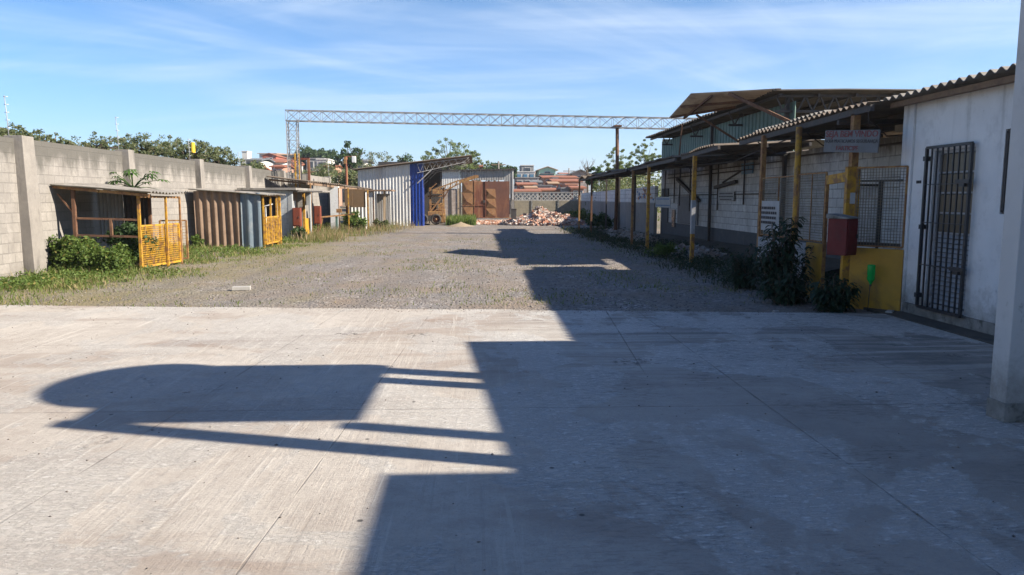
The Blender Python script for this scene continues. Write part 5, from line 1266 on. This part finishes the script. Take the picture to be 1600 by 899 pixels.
def tall_bush(base, label, w, h, n_stems, leaf='leaf_dark_bush', L=.17):
    """upright stems carrying long drooping lance leaves"""
    t = thing('lance_leaf_bush', base, label, 'bush', 'dark bushes before the mesh enclosure'); b = Vector(base); m = MB(); V = []; Fq = []
    for k in range(n_stems):
        a = random.random()*6.283; r_ = random.random()**.7; e = b+Vector((math.cos(a)*w*r_, math.sin(a)*w*.6*r_, h*(.45+.55*random.random())*(1.05-.5*r_)))
        s0 = b+Vector((math.cos(a)*w*.35*r_, math.sin(a)*w*.2*r_, -.05)); m.tube([s0, s0.lerp(e, .5)+Vector((0, 0, .05)), e], [.011, .008, .004], 5, False)
        nl = int(26*h)+8
        for i in range(nl):
            f = .12+.88*(i+random.random())/nl; p = s0.lerp(e, f); th = random.random()*6.283; d = Vector((math.cos(th), math.sin(th), random.uniform(-.1, .55))).normalized(); side = d.cross(Vector((0, 0, 1))).normalized()
            l = L*random.uniform(.6, 1.25); w_ = l*.13; q1 = p+d*l*.45; q2 = p+d*l*.85+Vector((0, 0, -l*.28)); q3 = p+d*l+Vector((0, 0, -l*.5)); n0 = len(V)
            V += [p, q1+side*w_, q1-side*w_, q2+side*w_*.7, q2-side*w_*.7, q3]
            Fq += [(n0, n0+1, n0+2, n0+2), (n0+1, n0+3, n0+4, n0+2), (n0+3, n0+5, n0+4, n0+4)]
    m.build('stem', 'bark', t)
    mb = MB(); mb.add(V, [f if f[2] != f[3] else f[:3] for f in Fq]); mb.build('foliage', leaf, t)
tall_bush((4.95, 11.75, 0), 'tall dark bush with long drooping leaves climbing the round yellow post', .52, 1.5, 46)
tall_bush((4.75, 11.15, 0), 'low dark leafy clump at the foot of the tall bush on the concrete edge', .45, .55, 26)
tall_bush((5.12, 10.35, 0), 'low dark leafy bush below the red fire cabinet', .36, .62, 30)
tall_bush((4.85, 13.2, 0), 'dark bush leaning on the pale wall left of the tall bush', .42, .95, 26)
def papaya():
    b = Vector((-8.95, 19.75, 0)); t = thing('papaya_plant', b, 'young papaya plant with lobed leaves rising above the cage shed roof against the wall', 'plant')
    top = b+Vector((.05, -.1, 1.85)); MB().tube([b, b.lerp(top, .5)+Vector((.03, 0, 0)), top], [.045, .04, .03], 8).build('stem', 'leaf_papaya', t)
    m = MB(); lv = MB()
    for k in range(24):
        a = random.uniform(0, 6.283); el = random.uniform(-.1, .9); ln = random.uniform(.35, .75)
        d = Vector((math.cos(a), math.sin(a)*.9, el)).normalized(); e = top+d*ln+Vector((0, 0, .02)); m.tube([top, top.lerp(e, .5)+Vector((0, 0, .05)), e], [.010, .008, .005], 5, False)
        # palmate leaf: seven pointed lobes, drooping
        f = Vector((d.x, d.y, -.15)).normalized(); s_ = f.cross(Vector((0, 0, 1))).normalized(); R_ = random.uniform(.16, .27)
        vs = [e]; n = 7
        for i in range(n):
            g = (i-(n-1)/2)*.62; dr = f*math.cos(g)+s_*math.sin(g); sd = -f*math.sin(g)+s_*math.cos(g); l = R_*(1-.07*abs(i-3))
            z = Vector((0, 0, -.35*l)); vs += [e+dr*l*.55-sd*l*.15, e+dr*l+z, e+dr*l*.55+sd*l*.15]
        fs = []
        for i in range(n): o = 1+i*3; fs += [(0, o, o+2), (o, o+1, o+2)]
        lv.add(vs, fs)
    m.build('leaf_stalk', 'leaf_papaya', t); lv.build('leaf', 'leaf_papaya', t)
papaya()

# ================================================================== trees and houses beyond the walls
def tpx(px, ptop, pbot, Y, width, **kw):
    """tree whose crown spans width px round px and tops out at ptop, Y metres down the yard"""
    top = at(px, ptop, Y); bot = at(px, pbot, Y); rx = width/2/FPX*Y; z0 = terrain_z(top.x, Y)
    return tree((top.x, Y, z0), top.z, rx, (top.z-bot.z)/2, **kw)
tpx(14, 196, 235, 24, 95, leaf='leaf_olive', label='olive-green tree behind the wall at the far left, beside the tall fence rod', n_clumps=130, per=44, size=.075, clump=.11)
tpx(78, 210, 240, 27, 70, leaf='leaf_olive', label='small wispy tree above the wall just right of the first pillar', n_clumps=70, per=36, size=.075, clump=.10)
tpx(145, 212, 250, 28, 95, leaf='leaf_olive', label='thin spreading tree above the wall over the cage shed roof', n_clumps=100, per=36, size=.075, clump=.10)
tpx(232, 211, 262, 31, 120, leaf='leaf_olive', label='feathery olive tree above the wall behind the papaya plant', n_clumps=190, per=42, size=.08, clump=.09)
tpx(292, 217, 268, 33, 100, leaf='leaf_olive', label='feathery olive tree behind the yellow warning plate', n_clumps=170, per=42, size=.085, clump=.09)
tpx(340, 232, 275, 36, 80, leaf='leaf_olive', label='low loose tree above the wall over the brown corrugated shed', n_clumps=120, per=42, size=.095, clump=.11)
tpx(390, 246, 285, 40, 60, leaf='leaf_olive', label='low scrubby tree above the wall in front of the orange roofs', n_clumps=24, per=60, size=.16, clump=.26)
tpx(495, 232, 262, 150, 62, leaf='leaf_deep', label='broad dense dark green tree on the skyline right of the lattice column', n_clumps=60, per=90, size=.55, clump=.3, trunk_r=.4)
tpx(476, 234, 262, 152, 30, leaf='leaf_deep', label='rounded dark tree touching the lattice column on the skyline', n_clumps=30, per=90, size=.5, clump=.34, trunk_r=.4)
tpx(545, 219, 285, 90, 44, leaf='leaf_deep', label='tall narrow dark tree with bare twigs on the skyline behind the floodlight', n_clumps=44, per=60, size=.3, clump=.26, trunk_r=.25, low=.2)
tpx(555, 225, 262, 92, 40, leaf='leaf_olive', label='leafless twiggy treetop beside the tall narrow dark tree', n_clumps=20, per=0, bare=True, trunk_r=.22)
tpx(505, 262, 300, 60, 90, leaf='leaf_olive', label='olive bushes beyond the wall behind the floodlight pole', n_clumps=44, per=80, size=.2, clump=.28, low=.2)
tpx(560, 264, 296, 58, 60, leaf='leaf_olive', label='olive bushes beyond the lean-to roof, left of the white shed', n_clumps=34, per=80, size=.2, clump=.28, low=.2)
tpx(592, 238, 285, 80, 70, leaf='leaf_olive', label='loose airy tree behind the white shed roof', n_clumps=90, per=40, size=.16, clump=.12)
tpx(632, 245, 280, 95, 45, leaf='leaf_deep', label='rounded dark tree just above the white shed roof', n_clumps=30, per=70, size=.3, clump=.3)
tpx(700, 214, 290, 68, 82, leaf='leaf_bamboo', label='tall open-crowned tree behind the blue strip and the truss awning', n_clumps=95, per=85, size=.135, clump=.12, trunk_r=.2)
tpx(737, 232, 290, 70, 50, leaf='leaf_bamboo', label='lighter bushy tree between the truss awning and the gate', n_clumps=60, per=85, size=.13, clump=.14, trunk_r=.15)
tpx(772, 250, 285, 120, 34, leaf='leaf_deep', label='dark rounded tree above the gate roof, with a lamp post before it', n_clumps=34, per=80, size=.4, clump=.3, trunk_r=.3)
tpx(793, 256, 285, 122, 28, leaf='leaf_deep', label='smaller dark tree right of the rounded tree above the gate', n_clumps=24, per=80, size=.4, clump=.32, trunk_r=.3)
tpx(962, 226, 300, 52, 52, leaf='leaf_bamboo', label='pale green bamboo-like clump left of the rusty gantry pole', n_clumps=70, per=75, size=.095, clump=.13, trunk_r=.06)
tpx(1008, 216, 300, 50, 56, leaf='leaf_bamboo', label='tall pale green bamboo-like clump beside the green clad warehouse', n_clumps=110, per=75, size=.095, clump=.12, trunk_r=.06)
tpx(975, 248, 300, 54, 60, leaf='leaf_bamboo', label='lower loose pale foliage between the two bamboo-like clumps', n_clumps=60, per=60, size=.09, clump=.13, trunk_r=.05)
tpx(918, 240, 290, 75, 34, leaf='leaf_olive', label='bare grey tree on the skyline above the canopy end', n_clumps=18, per=0, bare=True, trunk_r=.12)
tpx(932, 258, 300, 66, 30, leaf='leaf_deep', label='small dark tree above the far end of the canopy', n_clumps=24, per=60, size=.25, clump=.28, trunk_r=.1)
def hedge():
    n = 60; cs = np.column_stack([RNG.uniform(8.6, 10.4, n), RNG.uniform(34, 58, n), RNG.uniform(.9, 3.0, n)])
    t = thing('hedge', (9.5, 46, 0), 'dense olive hedge standing behind the white topped panel wall', 'hedge')
    V, Fq = leaf_cloud(cs, np.full((n, 3), .75), 130, .17); np_mesh('foliage', V, Fq, 'leaf_olive', t)
    m = MB()
    for k in range(14): y = 34+k*1.8; m.tube([(9.4, y, -.3), (9.5, y+.2, 2.2)], [.05, .02], 6)
    m.build('stem', 'bark', t)
hedge()

def house(px0, px1, ptop, Y, depth, label, wall, roof=None, rtype='flat', rise=.25, eave=.4, win=(2, 1), wmat='window_dark', cat='house', name='house', base=None, storeys=1):
    a, b = at(px0, ptop, Y), at(px1, ptop, Y); w = b.x-a.x; zt = a.z; z0 = terrain_z((a.x+b.x)/2, Y)-1.0
    t = thing(name, ((a.x+b.x)/2, Y+depth/2, z0), label, cat, 'houses beyond the yard'); x0, x1 = a.x, b.x
    rh = rise*w if rtype != 'flat' else .15
    zw = zt-rh if rtype in ('gable', 'side') else zt-.15
    m = MB()
    if rtype == 'gable':      # gable end faces the yard
        m.add([(x0, Y, z0), (x1, Y, z0), (x1, Y, zw), ((x0+x1)/2, Y, zt-.05), (x0, Y, zw), (x0, Y+depth, z0), (x1, Y+depth, z0), (x1, Y+depth, zw), ((x0+x1)/2, Y+depth, zt-.05), (x0, Y+depth, zw)],
              [(0,1,2,3,4), (5,9,8,7,6), (0,4,9,5), (1,6,7,2), (2,7,8,3), (3,8,9,4)])
    else: m.box((x0, Y, z0), (x1, Y+depth, zw))
    m.build('wall', wall, t)
    r = MB(); th = .12
    if rtype == 'gable':
        xm = (x0+x1)/2
        for xa in (x0-eave, x1+eave):
            ze = zw-eave*rh/(w/2)
            r.hexa([(xa, Y-eave, ze), (xm, Y-eave, zt), (xm, Y+depth+eave, zt), (xa, Y+depth+eave, ze), (xa, Y-eave, ze+th), (xm, Y-eave, zt+th), (xm, Y+depth+eave, zt+th), (xa, Y+depth+eave, ze+th)])
    elif rtype == 'side':     # roof slope faces the yard
        ym = Y+depth/2
        for ya, sgn in ((Y-eave, 1), (Y+depth+eave, -1)):
            r.hexa([(x0-eave, ya, zw-.1), (x1+eave, ya, zw-.1), (x1+eave, ym, zt), (x0-eave, ym, zt), (x0-eave, ya, zw+.05), (x1+eave, ya, zw+.05), (x1+eave, ym, zt+.15), (x0-eave, ym, zt+.15)])
    else: r.box((x0-.12, Y-.12, zt-.149), (x1+.12, Y+depth+.12, zt))
    r.build('roof', roof or wall, t)
    nx, ny = win
    for j in range(ny):
        for i in range(nx):
            cx = x0+w*(i+.5)/nx; cz = zw-.9-j*2.6; ww, hh = min(.55, w/nx*.28), .5
            if cz-hh < 0: continue
            fr = MB().box((cx-ww-.08, Y-.06, cz-hh-.08), (cx+ww+.08, Y-.002, cz+hh+.08)).build('window', 'house_white' if wall != 'house_white' else 'house_grey', t)
            MB().box((cx-ww, Y-.085, cz-hh), (cx+ww, Y-.061, cz+hh)).build('pane', wmat, fr)
    return t
# hillside on the left
house(366, 392, 258, 95, 8, 'orange tiled roof peeping over the wall beside the low scrubby tree', 'house_pink', 'terracotta', 'side', .22, .4, (1, 1))
house(384, 406, 247, 120, 8, 'white house with a dark roof left of the red gabled house', 'house_white', 'grey_roof', 'side', .16, .4, (2, 1))
house(410, 431, 240, 150, 8, 'brick red gabled house standing highest left of the lattice column', 'house_red', 'terracotta', 'gable', .18, .2, (1, 1))
house(400, 440, 248, 128, 9, 'white-walled house under a wide terracotta roof on the left hillside', 'house_white', 'terracotta', 'side', .14, .6, (3, 1))
house(440, 456, 251, 132, 8, 'pink house under a terracotta roof left of the lattice column', 'house_pink', 'terracotta', 'side', .16, .4, (2, 1))
house(428, 470, 238, 210, 20, 'long beige industrial roof on the skyline behind the lattice column', 'house_grey', 'tan_roof', 'side', .10, .5, (0, 0), name='warehouse', cat='building')
house(405, 430, 238, 215, 20, 'pale long roof on the skyline above the red gabled house', 'house_white', 'tan_roof', 'side', .08, .5, (0, 0), name='warehouse', cat='building')
house(478, 506, 247, 118, 9, 'large plain grey house right of the red pipe frame', 'house_grey', 'house_grey', 'flat', 0, 0, (2, 2))
house(495, 512, 248, 108, 6, 'white stepped house beside the large plain grey one', 'house_white', 'house_white', 'flat', 0, 0, (1, 1))
house(505, 528, 251, 140, 8, 'pale house under a light grey-blue roof below the tall narrow tree', 'house_white', 'grey_roof', 'side', .14, .4, (2, 1))
house(548, 568, 249, 110, 7, 'white house with a dark overhanging roof right of the floodlight', 'house_white', 'grey_roof', 'side', .14, .6, (2, 1))
house(486, 512, 268, 92, 7, 'low grey house with a terracotta roof just over the wall', 'house_grey', 'terracotta', 'side', .08, .3, (2, 1))
house(378, 386, 236, 160, 3, 'narrow white water tower block on the left skyline', 'house_white', 'house_white', 'flat', 0, 0, (0, 0), name='block_tower', cat='tower')
house(612, 626, 264, 85, 6, 'small pink house peeping over the white shed roof', 'house_pink', 'terracotta', 'side', .15, .3, (1, 1))
house(738, 752, 258, 110, 6, 'small salmon house between the airy tree and the gate roof', 'house_salmon', 'terracotta', 'side', .12, .3, (1, 1))
# right of the gate
house(815, 834, 258, 150, 8, 'unfinished grey two-storey house with an open upper balcony, tallest right of the gate', 'house_grey', 'house_white', 'flat', 0, 0, (1, 1), 'window_dark')
house(806, 836, 268, 140, 6, 'white house with blue windows right beside the gate roof', 'house_white', 'house_white', 'flat', 0, 0, (3, 1), 'window_blue')
house(843, 868, 261, 145, 10, 'mint green gabled house under a tan roof', 'house_mint', 'tan_roof', 'gable', .17, .5, (1, 1))
house(846, 866, 271, 138, 5, 'teal painted lower house in front of the mint green gable', 'house_teal', 'grey_roof', 'flat', 0, 0, (2, 1))
house(806, 842, 277, 120, 6, 'long pale grey wall block below the white house with blue windows', 'house_grey', 'house_grey', 'flat', 0, 0, (3, 1))
house(850, 900, 274, 125, 12, 'wide terracotta tiled roof in the middle of the houses right of the gate', 'house_salmon', 'terracotta', 'side', .07, .4, (3, 1))
house(866, 906, 280, 110, 9, 'second wide terracotta tiled roof stepping down before the first', 'house_salmon', 'terracotta', 'side', .08, .4, (3, 1))
house(884, 902, 287, 95, 6, 'plain salmon brick house at the right end of the terracotta roofs', 'house_salmon', 'house_salmon', 'flat', 0, 0, (1, 1))
house(812, 836, 286, 98, 7, 'low dark brick house with a red roof left of the concrete uprights', 'house_red', 'terracotta', 'side', .10, .4, (2, 1))
house(835, 862, 289, 96, 6, 'grey unfinished ground floor with open bays among the brick roofs', 'house_grey', 'grey_roof', 'flat', 0, 0, (3, 1))
house(846, 880, 295, 88, 7, 'low terracotta roof just above the lattice wall', 'house_salmon', 'terracotta', 'side', .06, .3, (3, 1))
house(806, 842, 297, 84, 7, 'low reddish roof just above the lattice wall near the gate corner', 'house_grey', 'terracotta', 'side', .05, .3, (3, 1))
house(894, 920, 266, 130, 9, 'grey gabled house with a dark roof behind the canopy end', 'house_grey', 'grey_roof', 'gable', .2, .5, (1, 1))
house(868, 886, 272, 150, 8, 'distant white house with a grey roof beside the utility pole', 'house_white', 'grey_roof', 'side', .1, .4, (2, 1))
# the smaller roofs that fill the slope between the bigger houses
for a in ((838, 850, 270, 165, 6, 'small pale house between the unfinished house and the mint green gable', 'house_white', 'terracotta', 'side', .16, .3, (1, 1)),
          (876, 892, 270, 175, 7, 'small pink house on the slope left of the utility pole', 'house_pink', 'terracotta', 'side', .14, .3, (2, 1)),
          (830, 846, 283, 106, 5, 'small unplastered grey block house among the red roofs', 'house_grey', 'grey_roof', 'side', .12, .2, (1, 1)),
          (858, 872, 285, 100, 5, 'narrow brick house with a tan roof in the middle of the slope', 'house_red', 'tan_roof', 'side', .12, .2, (1, 1)),
          (822, 838, 292, 90, 5, 'low tan roof over a brick wall just behind the lattice wall', 'house_red', 'tan_roof', 'side', .10, .2, (1, 1)),
          (878, 890, 293, 86, 5, 'low grey flat roofed shed just behind the lattice wall', 'house_grey', 'house_grey', 'flat', 0, 0, (1, 1)),
          (895, 912, 292, 84, 5, 'low salmon house at the right end just behind the lattice wall', 'house_salmon', 'terracotta', 'side', .10, .3, (2, 1)),
          (864, 872, 277, 119, 4, 'tiny white upper room among the terracotta roofs', 'house_white', 'grey_roof', 'flat', 0, 0, (1, 1)),
          (452, 468, 256, 116, 6, 'small white house with a red roof just left of the lattice column', 'house_white', 'terracotta', 'side', .16, .3, (1, 1)),
          (424, 442, 258, 104, 6, 'low terracotta roofed house in front of the wide roofed white house', 'house_salmon', 'terracotta', 'side', .14, .3, (2, 1)),
          (518, 534, 258, 112, 6, 'small grey house with a white gable below the tall narrow tree', 'house_white', 'grey_roof', 'gable', .2, .3, (1, 1)),
          (508, 522, 258, 98, 5, 'small salmon house right of the white stepped house', 'house_salmon', 'terracotta', 'side', .16, .3, (1, 1))):
    house(*a)
def utility_pole(px, p0, p1, Y, lab):
    a, b = at(px, p1, Y), at(px, p0, Y); t = thing('utility_pole', (a.x, Y, 0), lab, 'pole', 'utility poles beyond the yard')
    MB().tube([(a.x, Y, -.4), (b.x, Y, b.z)], [.16, .10], 8).build('pole', 'bare_concrete', t)
    m = MB(); m.bar((b.x-1.0, Y, b.z-.5), (b.x+1.0, Y, b.z-.5), .12); m.bar((b.x-.6, Y, b.z-1.2), (b.x+.6, Y, b.z-1.2), .10); m.build('crossarm', 'timber', t)
    MB().tube([(b.x+.35, Y-.2, b.z-2.2), (b.x+.35, Y-.2, b.z-1.4)], .22, 10).build('transformer', 'galvanised', t)
utility_pole(889, 263, 285, 130, 'thin utility pole with crossarms standing over the terracotta roofs')
utility_pole(779, 252, 285, 105, 'thin pale post before the dark rounded tree above the gate')
